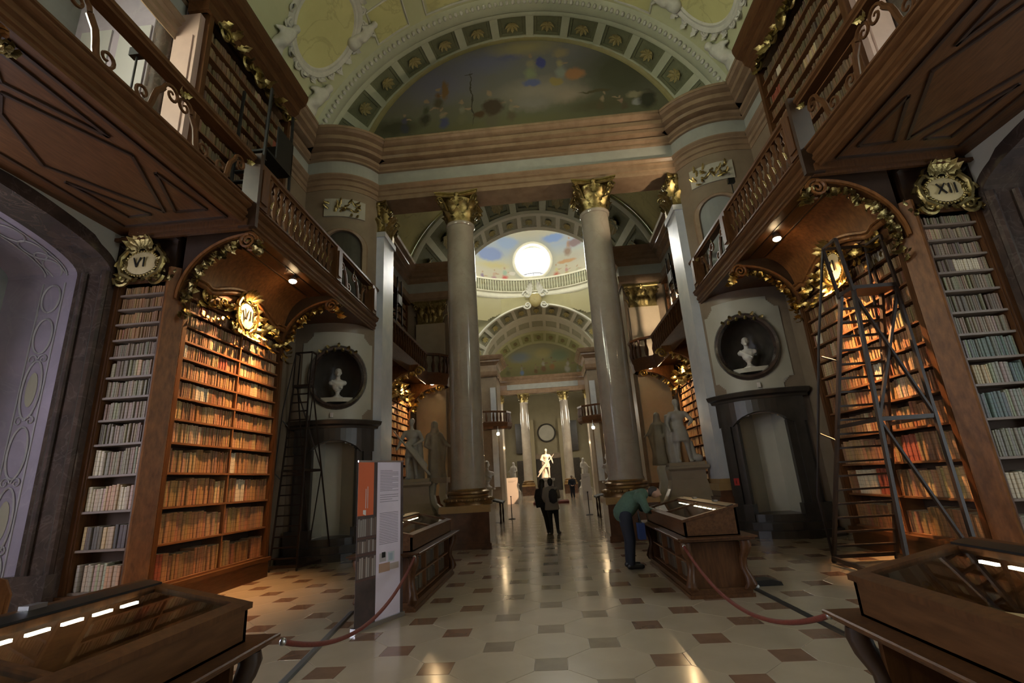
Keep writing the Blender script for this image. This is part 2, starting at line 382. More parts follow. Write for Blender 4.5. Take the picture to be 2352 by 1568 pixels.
for u in range(-16, 17):
    for v in range(-18, 118):
        x, y = A_ * u, Y0_ + A_ * v
        if abs(x) > 8.8 or y > 69: continue
        d = (u + v) % 2 == 0
        if 13.55 < y < 14.65 and abs(x) < 7: pass
        px = seen_px((x, y, 0))
        vis = -60 < px[0] < 2412 and 0 < px[1] < 1640
        cand['d' if d else 'l'].append((0 if vis else 1, (Vector((x, y, 0)) - CAM).length, x, y, u))
for key, name in (('d', 'dark_floor_tile'), ('l', 'pale_floor_tile')):
    cand[key].sort()
    rest = MB()
    for i, (vis, dist, x, y, u) in enumerate(cand[key]):
        if i < 300:
            me = LT if key == 'l' else (DG if abs(u) <= 1 else DT)
            o = bpy.data.objects.new(name, me); COL.objects.link(o); o.parent = floor; o.location = (x, y, 0)
        elif y > 2.5:
            rest.cur = 1 if key == 'd' and abs(u) <= 1 else 0
            P_ = opts if key == 'l' else dpts
            rest.add([(x + a, y + b, -.0005) for a, b in P_], [tuple(range(len(P_)))])
    rest.build('far_' + name, [FLOORL if key == 'l' else FLOORD, FLOORG], floor, kind='stuff')
for ya, yb in ((13.62, 13.80), (14.82, 15.0)):
    sb = MB(); sb.box(-1.55, 1.55, ya, yb, -.01, .0012); sb.build('marble_border_strip', FLOORG, floor)

# ================================================================ PIER WALLS (rounded corners with portal and bust niche)
B0, B1, B2 = Vector((4.95, 13.85)), Vector((5.42, 12.72)), Vector((7.0, 13.0))
_tab = [((1 - t) ** 2 * B0 + 2 * t * (1 - t) * B1 + t * t * B2) for t in [i / 60 for i in range(61)]]
_len = [0.0]
for i in range(60): _len.append(_len[-1] + (_tab[i + 1] - _tab[i]).length)
PL = _len[-1]
def pier_pt(a, d=0.0):
    a = min(max(a, -.6), PL + .6); i = 0
    if a <= 0: p, t = _tab[0] + (_tab[1] - _tab[0]).normalized() * a, (_tab[1] - _tab[0]).normalized()
    elif a >= PL: p, t = _tab[-1] + (_tab[-1] - _tab[-2]).normalized() * (a - PL), (_tab[-1] - _tab[-2]).normalized()
    else:
        while _len[i + 1] < a: i += 1
        f = (a - _len[i]) / (_len[i + 1] - _len[i]); p = _tab[i].lerp(_tab[i + 1], f); t = (_tab[i + 1] - _tab[i]).normalized()
        if 0 < i < 59:
            t0 = (_tab[i + 1] - _tab[i - 1]).normalized(); t1 = (_tab[min(i + 2, 60)] - _tab[i]).normalized(); t = t0.lerp(t1, f).normalized()
    n = Vector((t.y, -t.x))                         # towards the nave
    return p + n * d
def pm(a, d, z):
    p = pier_pt(a, d); return (p.x, p.y, z)
def pbox(mb, a0, a1, d0, d1, z0, z1, n=6):          # curved box on the pier: a along, d out
    rs = []
    for i in range(n + 1):
        a = a0 + (a1 - a0) * i / n
        rs.append([pm(a, d0, z0), pm(a, d1, z0), pm(a, d1, z1), pm(a, d0, z1)])
    mb.rings(rs)
def ppath(d, a0=0., a1=None, n=16):
    a1 = PL if a1 is None else a1
    return [tuple(pier_pt(a0 + (a1 - a0) * i / n, d)) for i in range(n + 1)]
AC = 1.13                                           # axis of portal and niche along the arc
for s in (-1, 1):
    w = MB(MIR[s])
    def keep(u, v):
        a, z = u * PL, v * 10.95
        if abs(a - AC) < .62 and z < 3.02 - .25 * ((a - AC) / .62) ** 2: return False
        return ((a - AC) / .72) ** 2 + ((z - 4.82) / .82) ** 2 > 1
    w.grid(lambda u, v: pm(u * PL, 0, v * 10.95), 56, 219, keep)
    wall = struct('wall_pier_' + SIDE[s], w, PIER, 'rounded brown marble corner wall')
    # pale stone panel round the oval, with notched corners, as a second skin
    q = MB(MIR[s])
    def keep2(u, v):
        a, z = AC - 1.02 + u * 2.04, 3.62 + v * 2.55
        if ((a - AC) / .72) ** 2 + ((z - 4.82) / .82) ** 2 < 1: return False
        for ca in (-1.02, 1.02):
            for cz in (3.62, 6.17):
                if (a - AC - ca) ** 2 + (z - cz) ** 2 < .3 ** 2: return False
        return True
    q.grid(lambda u, v: pm(AC - 1.02 + u * 2.04, .022, 3.62 + v * 2.55), 48, 60, keep2)
    q.build('pale_stone_panel', NICHE, wall)
    # oval frame, gilded edge and the dark hollow behind
    fr = MB(MIR[s])
    ov = lambda r, d, k: pm(AC + .76 * r * math.cos(k), d, 4.82 + .86 * r * math.sin(k))
    rs = [[ov(r, d, 2 * PI * i / 40) for r, d in ((.90, -.02), (.93, .10), (1.0, .13), (1.07, .09), (1.10, .02))] for i in range(41)]
    fr.rings(rs, False, False); fr.build('oval_niche_frame', DARKM, wall, 40)
    gd = MB(MIR[s])
    for i in range(9):
        k = PI / 2 + (i - 4) * .14; gd.leaf(ov(.98, .12, k), Vector((0, 0, -1)) if i % 2 else Vector((math.cos(k), 0, .2)), Vector((-.5, -.85, 0)), .16, .1, .5)
    gd.build('gilded_crest', GOLDD, wall)
    ho = MB(MIR[s])
    rs = [[pm(AC + .74 * c * math.cos(2 * PI * i / 28), -dd, 4.82 + .84 * c * math.sin(2 * PI * i / 28)) for i in range(28)] for c, dd in ((1, 0), (.97, .2), (.88, .45), (.6, .65), (.05, .72))]
    ho.rings(rs, True, False); ho.build('niche_hollow', BLACKM, wall, 60)
    lg = MB(MIR[s]); pbox(lg, AC - .52, AC + .52, -.5, -.02, 4.12, 4.24); lg.build('niche_ledge', NICHE, wall)
    # portal: jambs, curved head, cornice, reveal and steps
    door = thing('stone_portal', f'dark stone doorway with curved cornice below the {"bearded" if s > 0 else "white"} marble bust' if False else ('dark stone doorway with pale reveal beside the tall ladder at bookcase XI' if s > 0 else 'dark stone doorway half hidden behind the roll-up banner'), 'doorway', (s * 5.75, 13.3, 0))
    jb = MB(MIR[s])
    for sg in (-1, 1):
        for (i0, i1, dd) in ((.56, .72, .10), (.72, .95, .16), (.95, 1.06, .08)):
            a0, a1 = sorted((AC + sg * i0, AC + sg * i1)); pbox(jb, a0, a1, -.05, dd, .0, 2.72 if i0 > .9 else 2.78, 3)
        a0, a1 = sorted((AC + sg * .50, AC + sg * 1.12)); pbox(jb, a0, a1, -.05, .22, 0, .75, 3)
    jb.build('door_jamb', BLACKM, door)
    hd = MB(MIR[s])
    rs = []
    for i in range(17):
        x = -1.04 + 2.08 * i / 16; zc = 3.04 - .26 * (x / .62) ** 2 if abs(x) < .62 else 2.72
        rs.append([pm(AC + x, -.05, zc), pm(AC + x, .16, zc), pm(AC + x, .16, 3.36), pm(AC + x, -.05, 3.36)])
    hd.rings(rs); hd.build('door_head', BLACKM, door)
    cn = MB(MIR[s]); cn.mould(ppath(0, AC - 1.16, AC + 1.16), [(-.0, 3.34), (-.18, 3.36), (-.2, 3.42), (-.3, 3.46), (-.34, 3.56), (-.3, 3.58), (-.0, 3.6)])
    cn.build('door_cornice', BLACKM, door, 30)
    rv = MB(MIR[s])
    # splayed pale reveal and back wall
    a0, a1 = AC - .6, AC + .6
    back = [pm(AC - .42, -.75, 0), pm(AC + .5, -.75, 0)]
    rv.add([pm(a0, -.03, .52), (back[0][0], back[0][1], .52), (back[0][0], back[0][1], 3.05), pm(a0, -.03, 3.05)], [(0, 1, 2, 3)])
    rv.add([(back[0][0], back[0][1], .52), (back[1][0], back[1][1], .52), (back[1][0], back[1][1], 3.05), (back[0][0], back[0][1], 3.05)], [(0, 1, 2, 3)])
    rv.add([pm(a1, -.03, .52), (back[1][0], back[1][1], .52), (back[1][0], back[1][1], 3.05), pm(a1, -.03, 3.05)], [(3, 2, 1, 0)])
    rv.add([pm(a0, -.03, 3.04), pm(a1, -.03, 3.04), (back[1][0], back[1][1], 3.04), (back[0][0], back[0][1], 3.04)], [(0, 1, 2, 3)])
    rv.build('door_reveal', NICHE, door)
    for k in range(3):
        st = MB(MIR[s]); ext = .62 - .2 * k
        rs = []
        for i in range(13):
            x = (-1.15 + .12 * k) + (2.3 - .24 * k) * i / 12; dd = ext * (1 - .35 * (x / 1.15) ** 2) if k < 2 else .18
            rs.append([pm(AC + x, -.05 if k < 2 else -.8, .17 * k), pm(AC + x, dd, .17 * k), pm(AC + x, dd, .17 * (k + 1)), pm(AC + x, -.05 if k < 2 else -.8, .17 * (k + 1))])
        st.rings(rs); st.build('stone_step', BLACKM, door)
    # gilded relief panel and round-headed recess above the gallery
    rp = MB(MIR[s]); pbox(rp, AC - .62, AC + .62, .0, .05, 9.98, 10.6); rp.build('relief_panel', NICHE, wall)
    rg = MB(MIR[s])
    for i in range(26):
        a = AC - .5 + 1.0 * RND.random(); z = 10.08 + .42 * RND.random(); an = RND.random() * 6.28
        p0 = pm(a, .06, z); rg.leaf(p0, (math.cos(an) * .8, -.2 + math.cos(an) * -.3, math.sin(an)), (-.45, -.85, .1), .22, .09, .35)
    rg.build('gilded_relief', GOLDD, wall)
    nw = MB(MIR[s])
    arc = [(-.62, 6.75)] + [(-.62 * math.cos(PI * i / 14), 8.95 + .55 * math.sin(PI * i / 14)) for i in range(15)] + [(.62, 6.75)]
    rs = [[pm(AC + x * f, d, (z - 8.6) * (1 + (f - 1) * .3) + 8.6) for f, d in ((.88, .01), (.88, .10), (1.06, .13), (1.16, .10), (1.16, .01))] for x, z in arc]
    nw.rings(rs, False, False); nw.build('arched_recess_frame', PINK, wall, 35)
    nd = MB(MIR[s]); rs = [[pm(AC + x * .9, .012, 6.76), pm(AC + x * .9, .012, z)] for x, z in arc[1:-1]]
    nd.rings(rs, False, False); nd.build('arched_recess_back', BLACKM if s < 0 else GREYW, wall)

# ================================================================ SIDE WALLS
for s in (-1, 1):
    w = MB(MIR[s])
    w.box(7.0, 7.3, 10.95, 13.1, 0, 12.85); w.box(7.0, 7.3, 7.5, 10.95, 6.4, 12.85); w.box(6.75, 7.3, 7.9, 10.95, 0, 6.4)
    struct('wall_' + SIDE[s], w, PIER)
    # outer wall of the window bays, with tall windows
    w = MB(MIR[s]); w.box(9.5, 9.8, -6.2, 7.9, 0, 13.2); struct('wall_outer_' + SIDE[s], w, GREYW)
    # jamb of the window bay, upper part
    w = MB(MIR[s]); w.box(6.95, 9.6, 7.52, 7.9, 6.4, 12.9); w.box(7.47, 9.6, 7.86, 8.2, 0, 6.45); struct('wall_jamb_' + SIDE[s], w, LILAC)
    arch = [(7.42, 0.0), (7.42, 2.9), (7.42, 5.75)] + [(3.8 + 3.62 * math.cos(PI * i / 36), 5.75 + .62 * math.sin(PI * i / 36)) for i in range(1, 37)] + [(.18, 0.0)]
    def arch_band(x0, x1, inset, nm, material, up=0.0):
        mb = MB(MIR[s]); rs = []
        for y, z in arch:
            k = (y - 3.8) / 3.62; yy = 3.8 + (3.62 - inset) * k; zz = z - (inset if z > 5.7 else 0)
            rs.append([(x0, yy, zz), (x1, yy, zz), (x1, yy + (.5 if k > 0 else -.5) * abs(k), zz + (.05 if z <= 5.75 else .3)), (x0, yy + (.5 if k > 0 else -.5) * abs(k), zz + (.05 if z <= 5.75 else .3))])
        mb.rings(rs); return struct(nm, mb, material)
    arch_band(7.44, 8.08, .06, 'trim_window_arch_' + SIDE[s], DARKM)
    lj = arch_band(8.08, 9.5, .0, 'wall_window_reveal_' + SIDE[s], LILAC)
    sp_ = MB(MIR[s])
    sp_.rings([[(7.43, y, min(6.44, z + (.10 if y > 7 else .16))), (7.43, y, 6.45)] for y, z in arch[2:-1]], False, False); struct('wall_spandrel_' + SIDE[s], sp_, NICHE)
    for x in (8.34, 8.76):
        on = MB(MIR[s]); on.tube([(x, y - .01 * (1 if y > 3.8 else -1), z - .012) for y, z in arch[2:-1]], .013, 4); on.build('painted_border_line', ORN, lj)
    for k in range(1, 8):
        a = PI * (k - .35) / 16; cy, cz = 3.8 + 3.62 * math.cos(a), 5.75 + .62 * math.sin(a); on = MB(MIR[s])
        on.tube([(8.55 + .17 * math.cos(2 * PI * i / 16), cy + .22 * math.sin(2 * PI * i / 16), 5.75 + .62 * math.sqrt(max(0, 1 - ((cy + .22 * math.sin(2 * PI * i / 16) - 3.8) / 3.62) ** 2)) - .015) for i in range(16)], .015, 4, True); on.build('painted_ring', ORN, lj)
    dk = MB(MIR[s]); dk.tube([(7.50, 7.33, 0.1), (7.50, 7.33, 5.7)], .07, 8); dk.tube([(7.9, 7.33, 0.1), (7.9, 7.33, 5.7)], .05, 8)
    dk.box(7.42, 8.12, 7.22, 7.4, 0, .75)
    struct('trim_jamb_' + SIDE[s], dk, DARKM, smooth=40)
    # painted ornament strip: border lines, ovals and loops
    on = MB(MIR[s])
    for x in (8.34, 8.76): on.box(x - .012, x + .012, 7.405, 7.425, .35, 5.6)
    for z, h in ((.75, .34), (1.55, .5), (2.6, .42), (3.65, .5), (4.6, .32), (5.3, .26)):
        pts = [(8.55 + .17 * math.cos(2 * PI * i / 20), 7.405, z + h * math.sin(2 * PI * i / 20)) for i in range(20)]
        on.tube(pts, .017, 4, True)
    for z in (1.1, 2.12, 3.12, 4.18): on.volute((8.45, 7.405, z), (1, 0, 0), (0, 0, 1), .09, 1.4, .012); on.volute((8.65, 7.405, z), (-1, 0, 0), (0, 0, 1), .09, 1.4, .012)
    on.build('painted_ornament', ORN, lj)
    on = MB(MIR[s])
    for z, h in ((1.55, .3), (3.65, .3)):
        on.add([(8.55 + .1 * math.cos(2 * PI * i / 16), 7.412, z + h * math.sin(2 * PI * i / 16)) for i in range(16)], [tuple(range(16))])
    on.build('painted_medallion', ORNY, lj)
    # upper jamb: pink pilaster, dark half column and painted panel
    up = MB(MIR[s]); up.box(6.50, 7.02, 7.36, 7.52, 6.75, 11.6); up.box(6.58, 6.94, 7.33, 7.37, 7.4, 11.0)
    struct('trim_pink_pilaster_' + SIDE[s], up, mat('rose_marble', (0.47, 0.33, 0.28), .3, var=(.37, .26, .22), scale=2, amount=.5))
    up = MB(MIR[s]); up.lathe([(.22, 6.75), (.2, 7.1), (.2, 11.6)], 7.26, 7.4, 14); struct('trim_dark_shaft_' + SIDE[s], up, DARKM, smooth=40)
    pn = MB(MIR[s]); pn.box(7.7, 8.4, 7.48, 7.53, 7.2, 11.6); pn.box(8.6, 9.3, 7.48, 7.53, 7.2, 11.6)
    struct('trim_painted_panel_' + SIDE[s], pn, ORN)
    # windows of the bay
    for yy in (3.6, -3.0):
        for (z0, z1) in ((.9, 5.5), (7.6, 11.8)):
            wn = MB(MIR[s])
            for x in (-1.15, -.4, .35, 1.1): wn.box(9.36, 9.5, yy + x, yy + x + .06, z0, z1)
            for k in range(6): z = z0 + (z1 - z0) * k / 5; wn.box(9.38, 9.5, yy - 1.15, yy + 1.16, z - .03, z + .03)
            wi = struct('window_bay_' + SIDE[s], wn, DARKWOOD)
            gp = MB(MIR[s]); gp.box(9.44, 9.47, yy - 1.15, yy + 1.15, z0, z1)
            gp.build('window_glass', glow('daylit_glass', (.85, .92, 1.0), 2.2 if s < 0 else 1.2), wi)
back = MB(); back.box(-9.8, 9.8, -6.5, -6.2, 0, 18.5); struct('wall_back', back, PIER)

# ================================================================ ENTABLATURE round the near wing
path = [(7.0, -6.2)] + [tuple(p) for p in reversed(_tab[::3])] + [(-p.x, p.y) for p in _tab[::3]] + [(-7.0, -6.2)]
e = MB(); e.mould(path, [(0, 10.95), (.02, 10.95), (.02, 11.10), (.07, 11.12), (.07, 11.15), (.05, 11.15), (.05, 11.28), (.12, 11.31), (.12, 11.34), (.09, 11.34), (.18, 11.42), (.18, 11.46), (0, 11.46)])
struct('trim_architrave', e, PINK, 'brown marble architrave bands', 25)
e = MB(); e.mould(path, [(.03, 11.46), (.03, 12.0)]); struct('trim_frieze', e, FRZ, 'pale grey marble frieze band')
e = MB(); e.mould(path, [(.03, 12.0), (.12, 12.0), (.12, 12.07), (.09, 12.09), (.20, 12.14), (.22, 12.22), (.16, 12.24), (.16, 12.28), (.42, 12.28), (.42, 12.40), (.37, 12.42), (.56, 12.46), (.56, 12.60), (.50, 12.62), (.50, 12.65), (.64, 12.70), (.70, 12.76), (.72, 12.76), (.72, 12.85), (0, 12.86)])
struct('trim_cornice', e, PINK, 'stepped brown marble cornice', 25)
e = MB(); e.box(-4.97, 4.97, 13.86, 14.75, 10.952, 12.85); struct('trim_beam', e, PINK, 'deep beam carried by the two columns')
e = MB(); e.mould([(-4.97, 14.75), (4.97, 14.75)], [(0, 10.95), (.1, 11.4), (.05, 12.0), (.6, 12.85), (0, 12.86)]); struct('trim_beam_back', e, PINK)
e = MB(); e.box(-9.6, -6.9, -6.2, 13.4, 12.84, 12.9); e.box(6.9, 9.6, -6.2, 13.4, 12.84, 12.9); struct('ceiling_bay', e, GREYW)

# ================================================================ VAULT of the near wing
VR, VC = 7.25, 10.75
va0 = math.asin((12.82 - VC) / VR)
v = MB(); v.grid(lambda u, w_: (VR * math.cos(va0 + (PI - 2 * va0) * u), -6.2 + 19.6 * w_, VC + VR * math.sin(va0 + (PI - 2 * va0) * u)), 60, 30)
ceiling = struct('ceiling', v, VAULT, 'painted plaster barrel vault', 60)
def vp(ang, y, n=0.0): return ((VR - n) * math.cos(ang), y, VC + (VR - n) * math.sin(ang))
for s in (-1, 1):
    MM = MIR[s]
    ac, yc = math.asin((15.25 - VC) / VR), 11.0
    oval = lambda r, n, k: vp(ac + .165 * r * math.cos(k) * 1.0, yc + 1.05 * r * math.sin(k) + .0, n)
    q = MB(MM); q.add([oval(1, .02, 2 * PI * i / 48) for i in range(48)] + [oval(0, .02, 0)], [(i, (i + 1) % 48, 48) for i in range(48)])
    q.build('yellow_oval_panel', YELL, ceiling)
    q = MB(MM); q.rings([[oval(r, n, 2 * PI * i / 48) for r, n in ((.98, .02), (1.02, .07), (1.09, .05), (1.13, .09), (1.2, .1), (1.25, .04), (1.27, .0))] for i in range(49)], False, False)
    q.build('stucco_oval_frame', STUC, ceiling, 40)
    # white stucco figures and scrolls that carry the frame
    sol = []
    def fig(ang, y, sc_, lean):
        B = lambda a, b, n=.1: vp(ang + a * sc_ / VR, y + b * sc_, n)
        return [('c', B(-.25, .0, .16), B(.16, .1 * lean, .16), .20 * sc_, .19 * sc_), ('e', B(.46, .16 * lean, .18), (.14 * sc_,) * 3), ('c', B(-.28, .0), B(-.55, .22), .15 * sc_, .10 * sc_),
                ('c', B(-.28, -.06), B(-.6, -.16), .15 * sc_, .10 * sc_), ('c', B(.15, .14), B(.34, .36), .09 * sc_, .07 * sc_), ('c', B(.12, -.12), B(-.06, -.34), .09 * sc_, .07 * sc_), ('e', B(-.75, .0, .08), (.22 * sc_, .3 * sc_, .2 * sc_))]
    sol += fig(ac - .20, yc + 1.18, 1.0, 1) + fig(ac + .17, yc + 1.0, .8, -1) + fig(ac - .19, yc - .95, .9, 1)
    fg = union('stucco_figures', sol, .05, STUC, ceiling, 4, M=MM)
    fg['kind'] = 'stuff'
    q = MB(MM)
    for k in range(22):
        th = 2 * PI * k / 22; p = oval(1.22, .06, th); c = Vector(oval(0, .06, 0)); d = (Vector(p) - c).normalized()
        q.leaf(p, d + Vector((RND.uniform(-.5, .5), RND.uniform(-.5, .5), RND.uniform(-.5, .5))), Vector((-math.cos(ac), 0, -math.sin(ac))), RND.uniform(.16, .28), .22, .8)
        q.volute(p, d.cross(Vector((-math.cos(ac), 0, -math.sin(ac)))) * (1 if k % 2 else -1), d, RND.uniform(.10, .16), 1.4, .04)
    for sg in (-1, 1):
        q.volute(vp(ac - .16, yc + 1.45, .06), Vector((math.sin(ac), 0, -math.cos(ac))), (0, sg, 0), .22, 1.6, .05)
    q.build('stucco_scrolls', STUC, ceiling, 50)
    for (da, dy, wa, wy) in ((.30, 1.1, .08, .55), (.30, -1.0, .08, .8), (.62, .7, .12, .9)):
        q = MB(MM); a_, y_ = ac + da, yc + dy
        q.grid(lambda u, w_: vp(a_ - wa + 2 * wa * u, y_ - wy + 2 * wy * w_, .015), 4, 4); q.build('yellow_vault_field', YELL, ceiling)
        q = MB(MM); q.tube([vp(a_ + sa * wa * 1.12, y_ + sy * wy * 1.06, .02) for sa, sy in ((-1, -1), (0, -1), (1, -1), (1, 0), (1, 1), (0, 1), (-1, 1), (-1, 0))], .035, 5, True); q.build('field_moulding', STUC, ceiling)

# ================================================================ COFFERED ARCHES
def coffer_arch(name, F, Bk, n, z0=12.85, deep=.09, rail=(.14, .86), ribw=.22, mats=(COFF, RIBM, ROSE), rosette=True, m2=40, lab=None, margin=0.02):
    (Y1, R1, C1), (Y2, R2, C2) = F, Bk
    def S(t, w, nn=0.0):
        a1 = math.asin(max(-1, (z0 - C1) / R1)); a2 = math.asin(max(-1, (z0 - C2) / R2))
        A1 = PI - a1 - (PI - 2 * a1) * t; A2 = PI - a2 - (PI - 2 * a2) * t
        p = Vector((R1 * math.cos(A1), Y1, C1 + R1 * math.sin(A1))); q_ = Vector((R2 * math.cos(A2), Y2, C2 + R2 * math.sin(A2)))
        am = A1 + (A2 - A1) * w; rad = Vector((math.cos(am), 0, math.sin(am)))
        d = (q_ - p); nr = -(rad - d * (rad.dot(d) / d.length_squared)).normalized()
        return tuple(p.lerp(q_, w) + nr * nn)
    mb = MB(); mb.grid(lambda u, v_: S(u, v_), m2, 3); base = struct(name, mb, mats[0], lab, 60)
    for w0, w1, nm in ((0.0, rail[0], 'front_rail'), (rail[1], 1.0, 'back_rail')):
        q = MB(); q.rings([[S(i / m2, w0, 0), S(i / m2, w0, deep), S(i / m2, (w0 + w1) / 2, deep * 1.25), S(i / m2, w1, deep), S(i / m2, w1, 0)] for i in range(m2 + 1)], False, False)
        q.build(nm, mats[1], base, 30)
    L_ = PI * (R1 + R2) / 2; dt = (1 - 2 * margin) / n
    for i in range(n + 1):
        t = margin + dt * i; h = ribw * dt / 2
        q = MB(); q.rings([[S(t - h, w, 0), S(t - h, w, deep), S(t + h, w, deep), S(t + h, w, 0)] for w in (rail[0], .5, rail[1])], False, False); q.build('rib', mats[1], base)
    for i in range(n):
        t0, t1 = margin + dt * (i + ribw / 2), margin + dt * (i + 1 - ribw / 2); tc = (t0 + t1) / 2; wc = (rail[0] + rail[1]) / 2; hw = (rail[1] - rail[0]) / 2; ht = (t1 - t0) / 2
        q = MB(); ring = lambda f, nn: [S(tc + sx_ * ht * f, wc + sy * hw * f, nn) for sx_, sy in ((-1, -1), (1, -1), (1, 1), (-1, 1))]
        rr = [ring(f, nn) for f, nn in ((.99, .0), (.99, deep * .5), (.80, deep * .5), (.78, .012))]
        q.rings(rr, True, False); q.add(ring(.78, .012), [(0, 1, 2, 3)])
        co = q.build('coffer', mats[0], base)
        if rosette:
            q = MB()
            for k in range(8):
                th = 2 * PI * k / 8; c0 = Vector(S(tc, wc, .03)); tip = Vector(S(tc + ht * .52 * math.cos(th), wc + hw * .52 * math.sin(th), .03)); nn = (Vector(S(tc, wc, 1)) - Vector(S(tc, wc, 0)))
                q.leaf(c0, tip - c0, nn, (tip - c0).length * 1.15, (tip - c0).length * .6, .35)
            q.build('rosette', mats[2], co)
    return base, S
arch1, S1 = coffer_arch('trim_great_arch', (13.4, 7.25, 10.75), (14.72, 6.13, 12.1), 13, lab='coffered arch over the two columns')
# egg-and-dart moulding on the front edge of the arch
q = MB(); eg = MB(); a1 = va0
for i in range(81):
    a = a1 + (PI - 2 * a1) * i / 80
q.rings([[((VR + r) * math.cos(a1 + (PI - 2 * a1) * i / 60), y, VC + (VR + r) * math.sin(a1 + (PI - 2 * a1) * i / 60)) for r, y in ((.0, 13.38), (-.13, 13.36), (-.2, 13.2), (-.18, 12.98), (-.05, 12.86), (0.0, 12.8))] for i in range(61)], False, False)
q.build('arch_edge_moulding', RIBM, arch1, 40)
for i in range(88):
    a = a1 + (PI - 2 * a1) * (i + .5) / 88
    eg.ell(((VR - .16) * math.cos(a), 12.95, VC + (VR - .16) * math.sin(a)), (.07, .10, .07), 6, 4)
eg.build('egg_and_dart', STUC, arch1, 60, kind='stuff')
# lunette picture
def figs(x, z, h, robe, top, skin=(.38, .27, .18), lean=0.0):
    return [(x, z + .2 * h, .24 * h, .30 * h, robe, .6), (x + lean * .3 * h, z + .56 * h, .15 * h, .21 * h, top, .6), (x + lean * .5 * h, z + .86 * h, .075 * h, .095 * h, skin, .5), (x + (.2 + lean) * h, z + .58 * h, .17 * h, .05 * h, skin, .4)]
DK = (.06, .058, .035); BL = (.10, .11, .22); PK = (.34, .24, .19)
LUNE = fresco('lunette_fresco', (13.2, 18.3), [(0.0, (0.095, 0.10, 0.050)), (.28, (0.17, 0.165, 0.10)), (.5, (0.21, 0.20, 0.175)), (.75, (0.215, 0.21, 0.215)), (1.0, (0.24, 0.225, 0.18))], [
    (-2.9, 16.5, 2.0, 1.2, (0.20, 0.195, 0.27), .8), (-1.2, 17.2, 1.5, .7, (0.20, 0.20, 0.30), .8), (3.9, 16.0, 2.2, 2.0, (0.10, 0.10, 0.060), .7), (.4, 17.7, 1.6, .5, (0.40, 0.34, 0.18), .8), (-.2, 17.3, .7, .22, (.17, .17, .30), .8),
    (.9, 15.6, 2.0, .75, (0.36, 0.31, 0.26), .8), (.6, 15.1, 1.0, .5, (0.30, 0.27, 0.24), .7), (1.9, 15.3, 1.0, .5, (0.40, 0.32, 0.25), .8), (3.0, 14.7, 1.6, .5, (0.12, 0.11, 0.06), .7), (-.5, 14.3, 3.6, .35, (0.17, 0.16, 0.08), .6), (-4.6, 14.6, 1.2, .5, (.08, .08, .045), .6)]
    + figs(-4.3, 14.35, .9, (.07, .07, .09), (.10, .10, .16)) + figs(-3.5, 14.6, 1.2, DK, (.09, .10, .055), lean=.1) + figs(-2.8, 14.4, 1.0, BL, (.32, .28, .18), lean=-.2) + figs(-2.1, 14.5, 1.1, (.20, .19, .11), (.28, .27, .20)) + figs(-3.0, 15.3, 1.0, (.12, .10, .06), (.20, .11, .05))
    + [(-2.75, 16.1, .16, .55, (.24, .14, .06), .4), (-1.72, 15.6, .035, 1.4, (.07, .06, .04), .3), (-1.75, 16.7, .2, .03, (.07, .06, .04), .3)]
    + figs(-1.0, 14.2, 1.75, (.16, .14, .09), (.36, .31, .22), lean=-.05) + [(-.95, 15.1, .48, .42, (.085, .06, .038), .35), (-1.5, 14.8, .3, .2, (.11, .065, .03), .4)] + figs(-.25, 14.4, 1.0, (.15, .12, .07), (.28, .25, .18))
    + figs(.55, 16.2, 1.25, (.30, .33, .20), (.34, .30, .20), lean=.1) + [(.55, 16.0, .4, .2, (.16, .18, .38), .4), (1.0, 16.9, .22, .3, (.09, .10, .32), .4)] + figs(1.7, 16.1, 1.15, (.32, .34, .30), (.42, .35, .20), lean=-.05) + [(2.2, 16.2, .45, .3, (.46, .23, .11), .4), (1.5, 15.95, .3, .2, (.40, .30, .12), .4), (1.75, 17.25, .4, .3, (.38, .30, .18), .6)]
    + figs(3.0, 14.5, .8, (.14, .11, .06), (.36, .27, .18), lean=.5) + figs(3.85, 14.4, .7, (.13, .10, .06), (.34, .20, .15), lean=-.4) + [(4.4, 14.95, .5, .2, (.36, .31, .20), .4), (4.35, 14.65, .25, .15, (.38, .37, .36), .4), (2.9, 15.3, .7, .08, (.12, .10, .05), .4), (4.7, 14.7, .4, .5, (.05, .05, .03), .5)], .085, 3.2)
q = MB(); a2 = math.asin((12.8 - 12.1) / 6.13)
pts = [(6.13 * math.cos(a2 + (PI - 2 * a2) * i / 48), 14.72, 12.1 + 6.13 * math.sin(a2 + (PI - 2 * a2) * i / 48)) for i in range(49)]
q.add(pts, [tuple(range(49))]); lun = struct('wall_lunette', q, LUNE, 'dim painted lunette with clouds and grouped figures')
q = MB(); q.rings([[((6.13 - r) * math.cos(a2 + (PI - 2 * a2) * i / 48), y, 12.1 + (6.13 - r) * math.sin(a2 + (PI - 2 * a2) * i / 48)) for r, y in ((0, 14.55), (.10, 14.58), (.16, 14.66), (.18, 14.73))] for i in range(49)], False, False)
q.build('lunette_frame', mat('ochre_frame', (.34, .29, .12), .5, var=(.26, .22, .09), scale=3), lun, 40)
q = MB(); q.box(-7.4, 7.4, 14.8, 15.0, 12.85, 18.6)
struct('wall_behind_lunette', q, VAULT)

